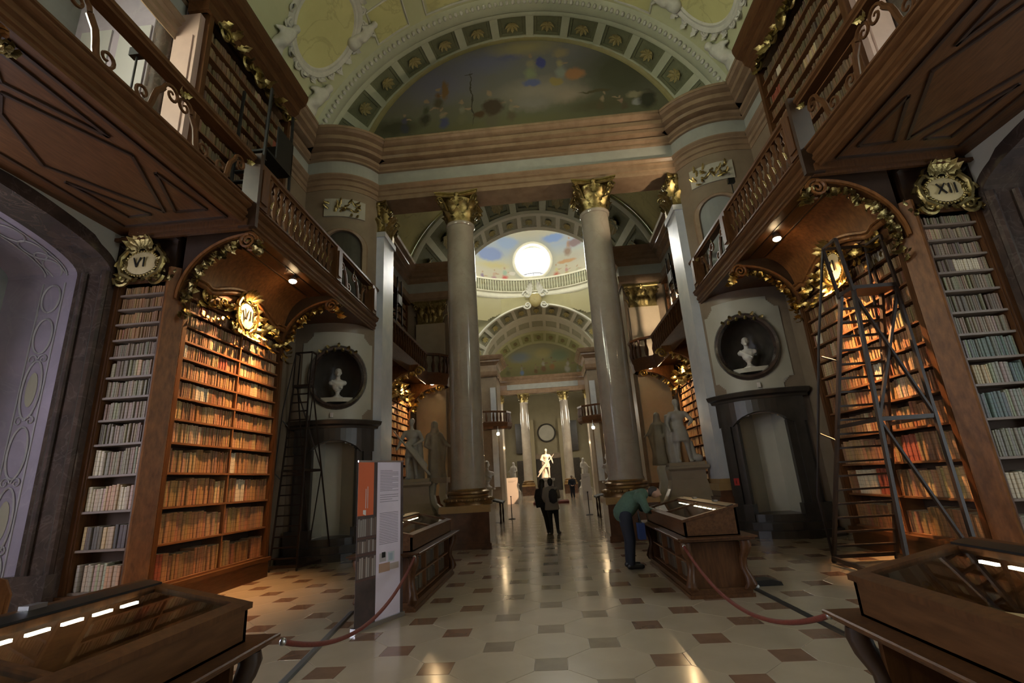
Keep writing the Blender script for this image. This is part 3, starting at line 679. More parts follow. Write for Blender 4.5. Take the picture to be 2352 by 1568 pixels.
# ================================================================ BAY BEYOND THE COLUMNS (15 < y < 23.4), second piers and arch
for s in (-1, 1):
    w = MB(MIR[s]); w.box(6.75, 7.3, 14.9, 23.6, 0, 12.85); w.box(5.12, 7.0, 14.0, 15.0, 0, 12.85); struct('wall_bay_' + SIDE[s], w, PIER)
    w = MB(MIR[s]); w.box(4.55, 7.3, 23.4, 26.5, 0, 12.0); struct('wall_second_pier_' + SIDE[s], w, PIER)
    q = MB(MIR[s])
    pth = [(6.7, 14.9), (6.7, 23.3), (4.5, 23.3), (4.5, 28.0)]
    q.mould(pth if s > 0 else pth, [(0, 10.95), (.1, 11.1), (.16, 11.42), (.04, 11.46)]); q.build('trim_bay_architrave_' + SIDE[s], PINK)['kind'] = 'structure'
    q = MB(MIR[s]); q.mould(pth, [(.04, 11.46), (.04, 12.0)]); q.build('trim_bay_frieze_' + SIDE[s], FRZ)['kind'] = 'structure'
    q = MB(MIR[s]); q.mould(pth, [(.04, 12.0), (.18, 12.1), (.2, 12.24), (.36, 12.3), (.36, 12.42), (.52, 12.5), (.52, 12.6), (.66, 12.74), (.70, 12.85), (0, 12.86)])
    q.build('trim_bay_cornice_' + SIDE[s], PINK, None, 25)['kind'] = 'structure'
v = MB(); v.grid(lambda u, w_: (7.3 * math.cos(va0 + (PI - 2 * va0) * u), 14.9 + 8.6 * w_, 10.75 + 7.3 * math.sin(va0 + (PI - 2 * va0) * u)), 40, 8)
struct('ceiling_second_bay', v, YELL, smooth=60)
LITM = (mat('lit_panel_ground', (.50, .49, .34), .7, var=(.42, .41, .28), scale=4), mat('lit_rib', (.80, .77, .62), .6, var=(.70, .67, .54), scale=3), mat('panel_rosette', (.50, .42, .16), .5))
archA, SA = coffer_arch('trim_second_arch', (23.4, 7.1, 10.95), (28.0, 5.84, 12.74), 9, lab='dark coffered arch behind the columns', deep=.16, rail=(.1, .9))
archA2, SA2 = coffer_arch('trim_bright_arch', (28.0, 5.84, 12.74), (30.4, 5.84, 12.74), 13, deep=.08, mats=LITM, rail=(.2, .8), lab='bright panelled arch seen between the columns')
q = MB(); R_, C_ = 7.1, 10.95
pts = [(R_ * math.cos(va0 + (PI - 2 * va0) * i / 40), 23.38, C_ + R_ * math.sin(va0 + (PI - 2 * va0) * i / 40)) for i in range(41)]
for i in range(40): q.add([pts[i], pts[i + 1], (pts[i + 1][0] * 1.2, 23.38, (pts[i + 1][2] - C_) * 1.2 + C_), (pts[i][0] * 1.2, 23.38, (pts[i][2] - C_) * 1.2 + C_)], [(0, 1, 2, 3)])
struct('wall_second_arch_face', q, YELL)

# ================================================================ DOME ROOM
DOMEF = fresco('dome_fresco', (17.5, 31.0), [(0.0, (.40, .36, .20)), (.18, (.44, .41, .27)), (.30, (.46, .43, .33)), (.40, (.42, .42, .34)), (.50, (.30, .36, .46)), (.60, (.42, .40, .32)), (1.0, (.46, .42, .27))], [
    (-4.2, 23.6, 1.5, .85, (.20, .26, .46), .35), (-2.4, 24.9, 1.4, .7, (.26, .34, .50), .4), (2.2, 25.0, 1.4, .5, (.19, .28, .52), .4), (-3.8, 22.4, 2.2, .5, (.46, .41, .22), .7), (4.0, 22.6, 1.6, .7, (.40, .38, .32), .6), (0, 22.8, 2.6, 2.7, (.36, .36, .30), .25)]
    + figs(3.6, 22.9, 2.0, (.24, .17, .13), (.34, .22, .15), lean=.2) + [(3.4, 22.3, 1.1, .25, (.42, .25, .13), .4), (4.4, 24.0, .8, .5, (.22, .16, .17), .4)]
    + figs(-2.9, 20.7, 1.7, (.44, .10, .09), (.28, .38, .30), lean=.1) + figs(-3.9, 20.6, 1.5, (.30, .16, .20), (.44, .32, .24)) + figs(-5.0, 20.4, 1.4, (.42, .32, .12), (.24, .18, .26)) + [(-2.1, 21.6, .35, .25, (.55, .52, .46), .3)]
    + figs(2.3, 20.7, 1.6, (.40, .12, .08), (.46, .44, .22)) + figs(3.3, 20.6, 1.4, (.40, .30, .14), (.40, .22, .20)) + figs(4.3, 20.4, 1.3, (.24, .34, .32), (.38, .36, .26)), .10, 2.2)
DCY, DRX, DRY = 37.4, 8.6, 7.2
def dome_pt(th, z, o=0.0):
    k = 1.0 if z < 23 else math.sqrt(max(0.0, 1 - ((z - 23) / 8.0) ** 2))
    return ((DRX * k + o) * math.cos(th), DCY + (DRY * k + o) * math.sin(th), z)
wins = [(PI / 2, 22.85, 1.80, 1.86), (0.0, 22.85, 1.7, 1.8), (PI, 22.85, 1.7, 1.8), (1.5 * PI, 22.85, 1.8, 1.86)]
def inwin(th, z, f=1.0):
    for wt, wz, rx, rz in wins:
        d = (th - wt + PI) % (2 * PI) - PI; ru = rx / (DRX if abs(math.cos(wt)) < .5 else DRY)
        if z > wz - rz * f * .88 and (d / (ru * f)) ** 2 + ((z - wz) / (rz * f)) ** 2 < 1: return True
    return False
q = MB(); q.grid(lambda u, v_: dome_pt(2 * PI * u, 16.5 + 14.4 * v_), 240, 96, lambda u, v_: not inwin(2 * PI * u, 16.5 + 14.4 * v_) and not (16.5 + 14.4 * v_ < 18.9 and PI < 2 * PI * u < 2 * PI and abs(math.cos(2 * PI * u)) < .8) and not (0 < 2 * PI * u < PI and (DRX * math.cos(2 * PI * u)) ** 2 + (16.5 + 14.4 * v_ - 10.68) ** 2 < 7.5 ** 2))
dome = struct('ceiling_dome', q, DOMEF, 'bright dome painted with sky, balustrade and people', 60)
for wt, wz, rx, rz in wins:
    q = MB(); ru = rx / (DRX if abs(math.cos(wt)) < .5 else DRY); zl = wz - rz * .88
    def wpt(k, f, o):
        z = wz + rz * f * math.sin(k); z = max(z, wz - rz * f * .88)
        return dome_pt(wt + ru * f * math.cos(k) * (1 if 1 < wt < 2 else 1), z, o)
    q.rings([[wpt(2 * PI * i / 48, f, o) for f, o in ((.97, .7), (.97, -.03), (1.0, -.10), (1.08, -.12), (1.13, -.05), (1.15, .02))] for i in range(49)], False, False)
    wo = struct('window_dome_' + ('back' if 1 < wt < 2 else 'front' if wt > 4 else 'side_right' if wt < 1 else 'side_left'), q, LITM[1], smooth=40)
    q = MB()
    for i in range(-2, 3): q.bar(dome_pt(wt + ru * .45 * i * .9, zl + .05, .35), dome_pt(wt + ru * .45 * i * .9, zl + .5 - .05 * abs(i), .35), .05)
    q.tube([dome_pt(wt + ru * .9 * i / 6, zl + .52 - .012 * i * i, .35) for i in range(-6, 7)], .05, 5)
    q.build('window_railing', IRON, wo)
# painted balustrade rendered as real moulded cornice ring with balusters on the dome wall
q = MB(); pth = [dome_pt(PI * .15 + PI * .7 * i / 40, 20, -.02)[:2] for i in range(41)]
dc = MB(); dc.mould(pth, [(.0, 18.85), (.10, 18.95), (.14, 19.1), (.04, 19.15), (.04, 19.4), (.24, 19.5), (.24, 19.58), (0, 19.65)]); dc.mould(pth, [(0, 20.72), (.14, 20.78), (.14, 20.95), (0, 21.0)])
struct('trim_dome_balustrade', dc, LITM[1], 'pale moulded balustrade band under the oval window', 30)
q = MB()
for i in range(60):
    th = PI * .2 + PI * .6 * i / 59; x, y, _ = dome_pt(th, 20, -.10); q.lathe([(.05, 19.65), (.12, 20.0), (.05, 20.3), (.10, 20.55), (.05, 20.75)], x, y, 6)
q.build('dome_balusters', LITM[0], None, 50)['kind'] = 'stuff'
bpy.data.objects['dome_balusters']['label'] = 'row of pale balusters under the dome window'; bpy.data.objects['dome_balusters']['category'] = 'balusters'
# cartouche on the crown of the far arch
ca = thing('crown_cartouche', 'pale scrolled cartouche on the crown of the far coffered arch', 'cartouche', (0, 43.7, 18.4))
q = MB(); q.ell((0, 43.6, 18.3), (.62, .3, .75), 14, 8); q.build('gilded_shell', ROSE, ca, 60)
q = MB()
for s in (-1, 1):
    q.volute((s * .75, 43.6, 18.9), (s, 0, 0), (0, 0, 1), .45, 1.5, .12); q.volute((s * .8, 43.6, 17.8), (s, 0, 0), (0, 0, -1), .4, 1.5, .1)
    for k in range(5): q.leaf((s * .3, 43.55, 19.0 + .1 * k), (s * (1 - .2 * k), -.2, .2 + .25 * k), (0, -1, .2), .8, .35, .4)
q.build('scroll_frame', STUC, ca, 50)
# drum walls closing the dome room below
q = MB(); q.grid(lambda u, v_: (10.2 * math.cos(2 * PI * u), DCY + 12 * math.sin(2 * PI * u), 0 + 20 * v_), 48, 2, lambda u, v_: not (abs(math.cos(2 * PI * u)) < .62))
struct('wall_dome', q, PIER, smooth=60)
q = MB()
for (ya, yb) in ((30.4, 31.0), (44.0, 44.4)): pass
q.box(-10.5, -6.0, 29.5, 30.4, 12, 20); q.box(6.0, 10.5, 29.5, 30.4, 12, 20); struct('wall_dome_front', q, VAULT)
q = MB()
for i in range(48):
    a, b = PI * i / 48, PI * (i + 1) / 48
    q.add([(r * math.cos(t_), 44.02, min(18.85, 10.68 + r * math.sin(t_))) for r, t_ in ((7.36, a), (7.36, b), (13.0, b), (13.0, a))], [(0, 1, 2, 3)])
struct('wall_far_arch_face', q, mat('ochre_plaster', (.42, .38, .2), .8, var=(.36, .33, .18), scale=1))
# far arches
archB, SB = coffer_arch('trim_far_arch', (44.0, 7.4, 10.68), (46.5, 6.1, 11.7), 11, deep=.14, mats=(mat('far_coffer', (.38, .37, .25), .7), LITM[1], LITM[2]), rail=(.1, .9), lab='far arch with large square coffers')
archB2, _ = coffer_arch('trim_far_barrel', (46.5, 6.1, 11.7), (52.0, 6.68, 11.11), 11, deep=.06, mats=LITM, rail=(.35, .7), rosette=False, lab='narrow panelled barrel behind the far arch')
GREEN = (mat('green_coffer', (.48, .49, .22), .7), mat('green_rib', (.66, .66, .38), .6), ROSE)
archC, _ = coffer_arch('trim_end_arch', (52.0, 6.68, 11.11), (54.0, 6.39, 10.48), 11, deep=.08, mats=GREEN, rail=(.18, .82), lab='green coffered arch over the far columns')
LUNF = fresco('far_lunette_fresco', (12.8, 16.9), [(0.0, (.26, .25, .12)), (.4, (.44, .41, .19)), (.7, (.50, .50, .30)), (1.0, (.46, .43, .30))], [
    (-2.4, 15.3, 1.5, .8, (.36, .42, .50), .6), (2.2, 15.2, 1.4, .9, (.34, .42, .28), .6), (.3, 15.6, 1.2, .8, (.62, .56, .28), .6)]
    + figs(-3.8, 13.2, 1.5, (.22, .22, .11), (.34, .34, .2)) + figs(-2.2, 13.2, 1.3, (.24, .34, .56), (.44, .42, .34)) + figs(-.6, 13.3, 1.2, (.30, .18, .1), (.46, .36, .2)) + figs(.3, 13.4, 1.7, (.34, .2, .12), (.58, .56, .46)) + figs(1.3, 13.6, 1.6, (.5, .28, .13), (.42, .4, .24)) + figs(3.0, 13.2, 1.7, (.58, .56, .48), (.6, .57, .5), lean=.2) + figs(4.2, 13.1, 1.0, (.46, .44, .34), (.34, .36, .26)), .05, 2.5)
q = MB(); a3 = math.asin((12.8 - 10.48) / 6.39)
q.add([(6.39 * math.cos(a3 + (PI - 2 * a3) * i / 40), 54.0, 10.48 + 6.39 * math.sin(a3 + (PI - 2 * a3) * i / 40)) for i in range(41)], [tuple(range(41))])
struct('wall_far_lunette', q, LUNF, 'bright painted lunette above the far columns')
q = MB(); q.box(-12, 12, 46.4, 46.8, 18.4, 22); q.box(-12, -6.3, 44.2, 46.4, 12.8, 20); q.box(6.3, 12, 44.2, 46.4, 12.8, 20); struct('wall_above_far_arch', q, YELL)
for s in (-1, 1):
    q = MB(MIR[s]); q.box(4.15, 9.6, 43.2, 46.5, 0, 12.0); struct('wall_third_pier_' + SIDE[s], q, PIER)
    q = MB(MIR[s]); q.mould([(9, 43.1), (4.1, 43.1), (4.1, 46.5), (6.3, 46.6), (6.3, 53.4), (4.0, 53.5)], [(0, 10.95), (.1, 11.1), (.16, 11.42), (.04, 11.46), (.04, 12.0), (.2, 12.2), (.36, 12.3), (.36, 12.42), (.52, 12.5), (.66, 12.74), (.70, 12.85), (0, 12.86)])
    struct('trim_far_cornice_' + SIDE[s], q, PINK)
    q = MB(MIR[s]); q.box(4.25, 4.75, 43.0, 43.25, 1.2, 9.9); struct('trim_white_pilaster_' + SIDE[s], q, PILM)
    q = MB(MIR[s]); q.box(6.4, 9.6, 46.5, 72, 0, 12.9); struct('wall_far_' + SIDE[s], q, PIER)
q = MB(); q.mould([(6.2, 53.6), (-6.2, 53.6)], [(0, 10.95), (.04, 11.2), (.1, 11.4), (0.03, 11.46)]); struct('trim_far_architrave', q, PINK)
q = MB(); q.mould([(6.2, 53.6), (-6.2, 53.6)], [(.03, 11.46), (.03, 12.05)]); struct('trim_far_frieze', q, FRZ)
q = MB(); q.mould([(6.2, 53.6), (-6.2, 53.6)], [(.03, 12.05), (.2, 12.2), (.36, 12.3), (.4, 12.5), (.6, 12.6), (.7, 12.85), (0, 12.86)]); struct('trim_far_beam_cornice', q, PINK)
q = MB(); q.box(-6.3, 6.3, 53.6, 54.5, 10.952, 12.85); struct('trim_far_beam', q, PINK)
# end wall with clock, door and dark openings
q = MB(); q.box(-9.8, 9.8, 70, 70.4, 0, 14); ew = struct('wall_end', q, mat('end_wall_stone', (.30, .25, .15), .6, var=(.24, .2, .12), scale=1))
q = MB(); q.box(-9.8, 9.8, 54.5, 70, 13.5, 13.8); struct('ceiling_far_wing', q, VAULT)
q = MB(); q.box(-1.7, 1.7, 69.6, 70.05, 0, 4.3); ed = struct('door_end', q, BLACKM)
q = MB(); q.box(-2.1, 2.1, 69.5, 70.05, 4.3, 5.0); q.build('door_lintel', PIER, ed)
for s in (-1, 1):
    q = MB(); q.box(s * 1.75, s * 2.6, 69.4, 70.02, 0, 9.8); struct('trim_end_pilaster', q, mat('ochre_stone', (.33, .27, .16), .6)).name = 'trim_end_pilaster_' + SIDE[s]
    q = MB(); q.box(s * 3.0, s * 4.4, 69.6, 70.02, 0, 4.2); q.box(s * 3.0, s * 4.4, 69.6, 70.02, 5.2, 9.4); struct('door_dark_opening_' + SIDE[s], q, BLACKM)
ck = thing('wall_clock', 'round pale clock face high on the far end wall', 'clock', (0.05, 69.8, 7.9))
q = MB(); q.rings([[(0.05 + r * math.cos(2 * PI * i / 32), y, 7.9 + r * math.sin(2 * PI * i / 32)) for i in range(32)] for r, y in ((1.35, 70), (1.3, 69.75), (1.15, 69.75), (1.12, 69.85))], True, False); q.build('clock_rim', BLACKM, ck, 40)
q = MB(); q.add([(0.05 + 1.14 * math.cos(2 * PI * i / 32), 69.84, 7.9 + 1.14 * math.sin(2 * PI * i / 32)) for i in range(32)], [tuple(reversed(range(32)))]); q.build('clock_face', NICHE, ck)

# ================================================================ CAPITALS, COLUMNS, PILASTERS
LEAFMESH = {}
def capital(parent, cx, cy, z0, h, r, material, square=False, hx=None, hy=None, detail=True, label=None):
    """Corinthian capital: bell, two tiers of leaves, corner volutes, concave abacus"""
    bell = MB()
    if square: bell.rings([[(cx + sx_ * hx * f, cy + sy * hy * f, z0 + h * t) for sx_, sy in ((-1, -1), (1, -1), (1, 1), (-1, 1))] for t, f in ((0, .98), (.5, .98), (.86, 1.08))])
    else: bell.lathe([(r, z0), (r * 1.02, z0 + h * .06), (r * .94, z0 + h * .08), (r * .96, z0 + h * .5), (r * 1.18, z0 + h * .86)], cx, cy, 20)
    cap = bell.build('capital', material, parent, 40)
    if label: cap['label'] = label
    ab = MB(); hw = (max(hx, hy) if square else r) * 1.0; HX = hx * 1.32 if square else r * 1.52; HY = hy * 1.32 if square else r * 1.52
    pts = []
    for k in range(4):
        c0 = [(-1, -1), (1, -1), (1, 1), (-1, 1)][k]; c1 = [(1, -1), (1, 1), (-1, 1), (-1, -1)][k]
        for i in range(6):
            u = i / 6; x, y = c0[0] + (c1[0] - c0[0]) * u, c0[1] + (c1[1] - c0[1]) * u; sag = 1 - .2 * math.sin(PI * min(max((u - .04) / .92, 0), 1))
            if abs(abs(y) - 1) < 1e-6 and abs(c0[1] - c1[1]) < 1e-6: y *= sag
            else: x *= sag
            pts.append((x, y))
    ab.rings([[(cx + x * HX * f, cy + y * HY * f, z0 + h * t) for x, y in pts] for t, f in ((.86, .90), (.90, .98), (.94, .98), (.95, 1.04), (1.0, 1.04))])
    ab.build('abacus', material, cap)
    def around(th):
        if not square: return (cx + r * .98 * math.cos(th), cy + r * .98 * math.sin(th)), (math.cos(th), math.sin(th))
        c, s_ = math.cos(th), math.sin(th); k = min(hx / max(abs(c), 1e-6), hy / max(abs(s_), 1e-6))
        return (cx + c * k, cy + s_ * k), ((math.copysign(1, c), 0) if hx / max(abs(c), 1e-6) < hy / max(abs(s_), 1e-6) else (0, math.copysign(1, s_)))
    n = 8
    for tier, (zz, L, curl) in enumerate(((.06, .42, .42), (.30, .48, .46))):
        for k in range(n):
            th = 2 * PI * (k + .5 * tier) / n + PI / 8 * (1 - tier) * 0
            (x, y), (nx, ny) = around(th)
            lf = MB(); lf.leaf((x, y, z0 + h * zz), (0, 0, 1), (nx, ny, 0), h * L, min(.36, 2 * PI * r / n * 1.05), curl, .3)
            lf.build('acanthus_leaf', material, cap, 60)
    vo = MB()
    for sx_, sy in ((-1, -1), (1, -1), (1, 1), (-1, 1)):
        px, py = cx + sx_ * HX * .82, cy + sy * HY * .82; d = Vector((sx_, sy, 0)).normalized()
        vo.tube([(cx + sx_ * HX * .5, cy + sy * HY * .5, z0 + h * .45), (cx + sx_ * HX * .62, cy + sy * HY * .62, z0 + h * .68), (px, py, z0 + h * .82)], [.03, .05, .05], 6)
        for off in (-.05, .05): vo.volute(Vector((px, py, z0 + h * .72)) + Vector((-d.y, d.x, 0)) * off, d, (0, 0, 1), h * .12, 1.5, .028)
        vo.leaf((px - d.x * .12, py - d.y * .12, z0 + h * .48), (d.x * .5, d.y * .5, .8), d, h * .26, .16, .5)
    for ax, ay in ((0, -1), (1, 0), (0, 1), (-1, 0)):
        x, y = cx + ax * HX * .82, cy + ay * HY * .82; vo.ell((x, y, z0 + h * .93), (.09, .09, .09), 8, 5)
        for sg in (-1, 1): vo.volute((x + ay * .1 * sg, y + ax * .1 * sg, z0 + h * .72), (ay * sg, ax * sg, 0), (0, 0, 1), h * .1, 1.3, .022)
        vo.leaf((x, y, z0 + h * .55), (0, 0, 1), (ax, ay, 0), h * .36, .16, .3)
    vo.build('volute', material, cap, 60)
    return cap
def column(cx, cy, label, gilt, far=False):
    t = thing('column', label, 'column', (cx, cy, 0))
    p = MB()
    if not far:
        p.box(cx - .70, cx + .70, cy - .79, cy + .62, 0, .14); p.box(cx - .66, cx + .66, cy - .75, cy + .6, .14, .92)
    else: p.box(cx - .7, cx + .7, cy - .7, cy + .7, 0, .92)
    pd = p.build('pedestal', PEDM, t)
    p = MB(); p.box(cx - .71, cx + .71, cy - .80, cy + .64, .92, 1.10); p.build('pedestal_top', PEDY, pd)
    b = MB(); r = .49
    b.lathe([(r * 1.38, 1.10), (r * 1.38, 1.18), (r * 1.42, 1.22), (r * 1.38, 1.28), (r * 1.2, 1.31), (r * 1.16, 1.37), (r * 1.24, 1.40), (r * 1.24, 1.45), (r * 1.08, 1.49), (r * 1.05, 1.53)], cx, cy, 32)
    b.build('base', BASEM, t, 30)
    if not far:
        o = MB()
        for k in range(26): th = 2 * PI * k / 26; o.ell((cx + r * 1.41 * math.cos(th), cy + r * 1.41 * math.sin(th), 1.235), (.045, .045, .045), 6, 4)
        o.build('bead_ring', BASEM, t, 60, kind='stuff')
    s_ = MB(); s_.lathe([(r * 1.06, 1.53), (r * 1.0, 1.62), (.49, 3.5), (.478, 6.0), (.455, 8.6), (.44, 9.86), (.47, 9.88), (.49, 9.93), (.49, 9.97), (.455, 9.99)], cx, cy, 48)
    s_.build('shaft', COLM, t, 30)
    capital(t, cx, cy, 9.98, .97, .455, gilt)
    return t
column(-2.25, 14.33, 'tall grey marble column with gilded capital, nearest the left statue group', GOLDD)
column(2.25, 14.33, 'tall grey marble column with gilded capital, behind the leaning man', GOLDD)
column(-2.25, 54.0, 'far pale column on the left of the distant lit statue', GOLDD, True)
column(2.25, 54.0, 'far pale column on the right of the distant lit statue', GOLDD, True)
for s in (-1, 1):
    t = thing('pilaster', 'white polished marble pilaster with gilded capital beside the ' + ('left statue group' if s < 0 else 'statue in a tunic'), 'pilaster', (s * 4.92, 14.4, 0))
    q = MB(MIR[s]); q.box(4.55, 5.3, 13.72, 15.1, 0, .95); q.box(4.62, 5.22, 13.8, 15.02, .95, 1.1); q.build('pedestal', PEDM, t)
    q = MB(MIR[s]); q.box(4.6, 5.2, 13.78, 15.0, 1.1, 1.28); q.box(4.66, 5.15, 13.84, 14.95, 1.28, 1.4); q.build('base', PEDY, t)
    q = MB(MIR[s]); q.box(4.72, 5.10, 13.90, 14.9, 1.4, 9.62); q.box(4.66, 5.12, 13.84, 14.96, 9.62, 9.80); q.build('shaft', PILM, t)
    capital(t, s * 4.92, 14.4, 9.8, 1.12, .4, GOLDD, True, .22, .50)
    # second piers: pilaster facing the camera
    t = thing('pilaster', 'cream pilaster with gilded capital on the second pier, ' + ('left of the passage' if s < 0 else 'floodlit on the right'), 'pilaster', (s * 5.4, 23.3, 0))
    q = MB(MIR[s]); q.box(4.72, 6.2, 23.22, 23.5, 1.2, 9.7); q.build('shaft', mat('cream_marble', (.55, .46, .33), .25, var=(.46, .37, .26), scale=1.5), t)
    q = MB(MIR[s]); q.box(4.6, 6.3, 23.1, 23.5, 0, 1.2); q.build('base', PEDM, t)
    capital(t, s * 5.46, 23.4, 9.7, 1.25, .5, GOLDD, True, .68, .2)
    t = thing('pilaster', 'small gilded capital pilaster at the ' + SIDE[s] + ' end of the far colonnade', 'pilaster', (s * 4.9, 54, 0))
    q = MB(MIR[s]); q.box(4.6, 5.2, 53.7, 54.3, 0, 9.98); q.build('shaft', COLM, t); capital(t, s * 4.9, 54, 9.98, .97, .4, GOLDD, True, .3, .3)

# ================================================================ BOOKCASES
SHZ = [0.44, 1.04, 1.61, 2.16, 2.66, 3.06, 3.44, 3.79, 4.15, 4.46, 4.75, 5.03, 5.30]
BROWNS = [(.27, .14, .062), (.33, .18, .08), (.22, .11, .05), (.38, .23, .11), (.30, .17, .08), (.25, .14, .07)]
TAN = (.46, .33, .19); CREAM = (.58, .50, .36); RED = (.27, .07, .04)
GREYS = [(.20, .155, .105), (.25, .195, .135), (.15, .12, .085), (.28, .225, .155)]
COOL = [(.17, .165, .13), (.22, .21, .165), (.13, .145, .12), (.25, .235, .185), (.11, .14, .125)]
books_all = []                                      # every book: case, shelf, matrix pieces
def cname(c):
    r, g, b = c
    if c == CREAM or r > .5: return 'cream vellum'
    if c == RED: return 'red'
    if r > .4: return 'tan leather'
    if r < .10: return 'black'
    if g > r * .98: return 'grey-green'
    if b > r * .62: return 'grey-brown'
    return 'brown leather'
def fill_shelf(F, case, idx, t0, t1, z, gap, depth, pal, wr, hr, cream=.06, special=None):
    O, T, D = F; t = t0 + .01
    base_h = gap * RND.uniform(*hr)
    run = 0; col = RND.choice(pal); w = RND.uniform(*wr)
    while t < t1 - .02:
        if run <= 0: run = RND.randint(2, 9); w = RND.uniform(*wr); base_h = gap * RND.uniform(*hr); col = RND.choice(pal) if RND.random() > cream else RND.choice((CREAM, TAN, TAN, CREAM, RED, TAN))
        run -= 1
        ww = min(w * RND.uniform(.85, 1.15), t1 - t - .004)
        if ww < .012: break
        if RND.random() < .025: t += ww * RND.uniform(.4, 1.2)
        c = tuple(min(1, max(0, k * RND.uniform(.86, 1.14))) for k in col) if col not in (CREAM, RED) else col
        h = min(base_h * RND.uniform(.965, 1.035), gap - .03)
        pos = Vector(O) + Vector(T) * (t + ww / 2) + Vector(D) * (.05 + RND.uniform(0, .03)) + Vector((0, 0, z))
        books_all.append(dict(case=case, shelf=idx, pos=pos, w=ww * .97, d=depth * RND.uniform(.72, .9), h=h, D=Vector(D), col=c, base=col, lean=RND.uniform(-.012, .012)))
        t += ww
def cartouche(F, tc, zc, w, h, num, parent, wide=1.0, gold=GOLD, crest=True, ls=1.0):
    O, T, D = F; O, T, D = Vector(O), Vector(T), Vector(D)
    if T.cross(D).z < 0: num_dir = 1                # reading direction seen from the front
    P = lambda x, z, o=0.0: O + T * (tc + x) - D * o + Vector((0, 0, zc + z))
    q = MB(); ring = [P(w / 2 * math.cos(2 * PI * i / 28), h / 2 * math.sin(2 * PI * i / 28), .10) for i in range(28)]
    q.rings([[tuple(p + D * .12) for p in ring], [tuple(p) for p in ring]], True, False); q.add([tuple(p) for p in ring] + [tuple(P(0, 0, .15))], [(i, (i + 1) % 28, 28) for i in range(28)])
    plate = q.build('cartouche', PLATE, parent, 50)
    q = MB()
    for i in range(34): th = 2 * PI * i / 34; p = P(w * .52 * math.cos(th), h * .52 * math.sin(th), .10); q.ell(tuple(p), (.028, .028, .028), 6, 4)
    q.build('bead_rim', gold, plate, 60, kind='stuff')
    q = MB(); sp = 1.0 * wide
    for sg in (-1, 1):
        q.volute(tuple(P(sg * w * .30, h * .62, .12)), T * sg, Vector((0, 0, 1)), .12, 1.6, .035); q.volute(tuple(P(sg * w * .62, -h * .05, .1)), T * sg, Vector((0, 0, 1)), .13, 1.5, .035)
        q.volute(tuple(P(sg * w * .5, -h * .6, .1)), T * sg, Vector((0, 0, -1)), .15, 1.6, .035)
        q.tube([tuple(P(sg * w * a, h * b, .1)) for a, b in ((.2, .64), (.48, .58), (.66, .3), (.66, -.1), (.58, -.4), (.2, -.66))], [.03, .045, .05, .05, .045, .03], 6)
        for k in range(9):
            u = k / 8; x = sg * (w * .45 + u * sp * .75); z = -h * .55 + .10 * math.sin(u * 7) - .10 * u * (wide - 1) * 0
            q.leaf(tuple(P(x, z, .07)), T * (sg * RND.uniform(.2, 1)) + Vector((0, 0, RND.uniform(-1, .6))), -D, RND.uniform(.16, .26) * ls, .12 * ls, .5)
        for k in range(5): q.leaf(tuple(P(sg * w * .55, h * (.3 - .2 * k), .08)), T * sg + Vector((0, 0, .5 - .25 * k)), -D, .2 * ls * ls, .12 * ls, .5)
    for k in range(7): an = PI * (k + .5) / 7; q.leaf(tuple(P(.05 * math.cos(an), h * .60, .13)), T * math.cos(an) + Vector((0, 0, math.sin(an) + .25)), -D, .30 if crest else .18, .15, .5)
    for k in range(6): q.leaf(tuple(P((k - 2.5) * .12, -h * .58, .1)), T * ((k - 2.5) * .25) + Vector((0, 0, -1)), -D, .22 * ls, .13 * ls, .5)
    q.build('gilded_scrollwork', gold, plate, 50)
    # roman numeral painted as raised strokes; read left to right from the front
    right = D.cross(Vector((0, 0, 1)))              # looking along D, right-hand direction
    adv = {'I': .09, 'V': .17, 'X': .17}; tot = sum(adv[c] for c in num); hh = h * .20; kx = min(1.0, w * .68 / tot); x = -tot * kx / 2
    q = MB()
    def stroke(xa, za, xb, zb): q._bar2(tuple(P(0, za, .152) + right * xa), tuple(P(0, zb, .152) + right * xb), .017, .02)
    for c in num:
        a = adv[c] * kx
        if c == 'I': stroke(x + a / 2, -hh, x + a / 2, hh)
        if c == 'V': stroke(x + .02, hh, x + a / 2, -hh); stroke(x + a - .02, hh, x + a / 2, -hh)
        if c == 'X': stroke(x + .02, hh, x + a - .02, -hh); stroke(x + a - .02, hh, x + .02, -hh)
        x += a
    q.build('roman_numeral', INK, plate)
    return plate
def case_body(F, Wd, zs, ztop, depth, parent, divider=None, stile=.09, shelf_mat=None):
    M = frame_matrix(*F); O, T, D = F
    q = MB(M)
    q.box(-stile, 0, 0, depth, 0, ztop); q.box(Wd, Wd + stile, 0, depth, 0, ztop); q.box(-stile, Wd + stile, 0, depth, ztop, ztop + .08)
    q.box(-stile - .03, -.02, -.025, .06, .35, ztop); q.box(Wd + .02, Wd + stile + .03, -.025, .06, .35, ztop)
    q.build('case_frame', WOOD, parent)
    q = MB(M); q.box(0, Wd, depth - .02, depth, 0, ztop); q.build('back_board', BACKB, parent)
    q = MB(M); q.box(-stile - .03, Wd + stile + .03, -.04, depth, 0, zs[0] - .07); q.box(-stile - .06, Wd + stile + .06, -.08, .02, zs[0] - .11, zs[0] - .035); q.build('plinth', WOODH, parent)
    for z in zs:
        q = MB(M); q.box(0, Wd, .015, depth, z - .035, z); q.build('shelf', shelf_mat or SHELF, parent)
    if divider:
        q = MB(M); q.box(divider - .02, divider + .02, .02, depth, zs[0], ztop); q.build('divider', SHELF, parent)
CASES = {}
ORD = ['lowest', 'second', 'third', 'fourth', 'fifth', 'sixth', 'seventh', 'eighth', 'ninth', 'tenth', 'eleventh', 'twelfth', 'top']
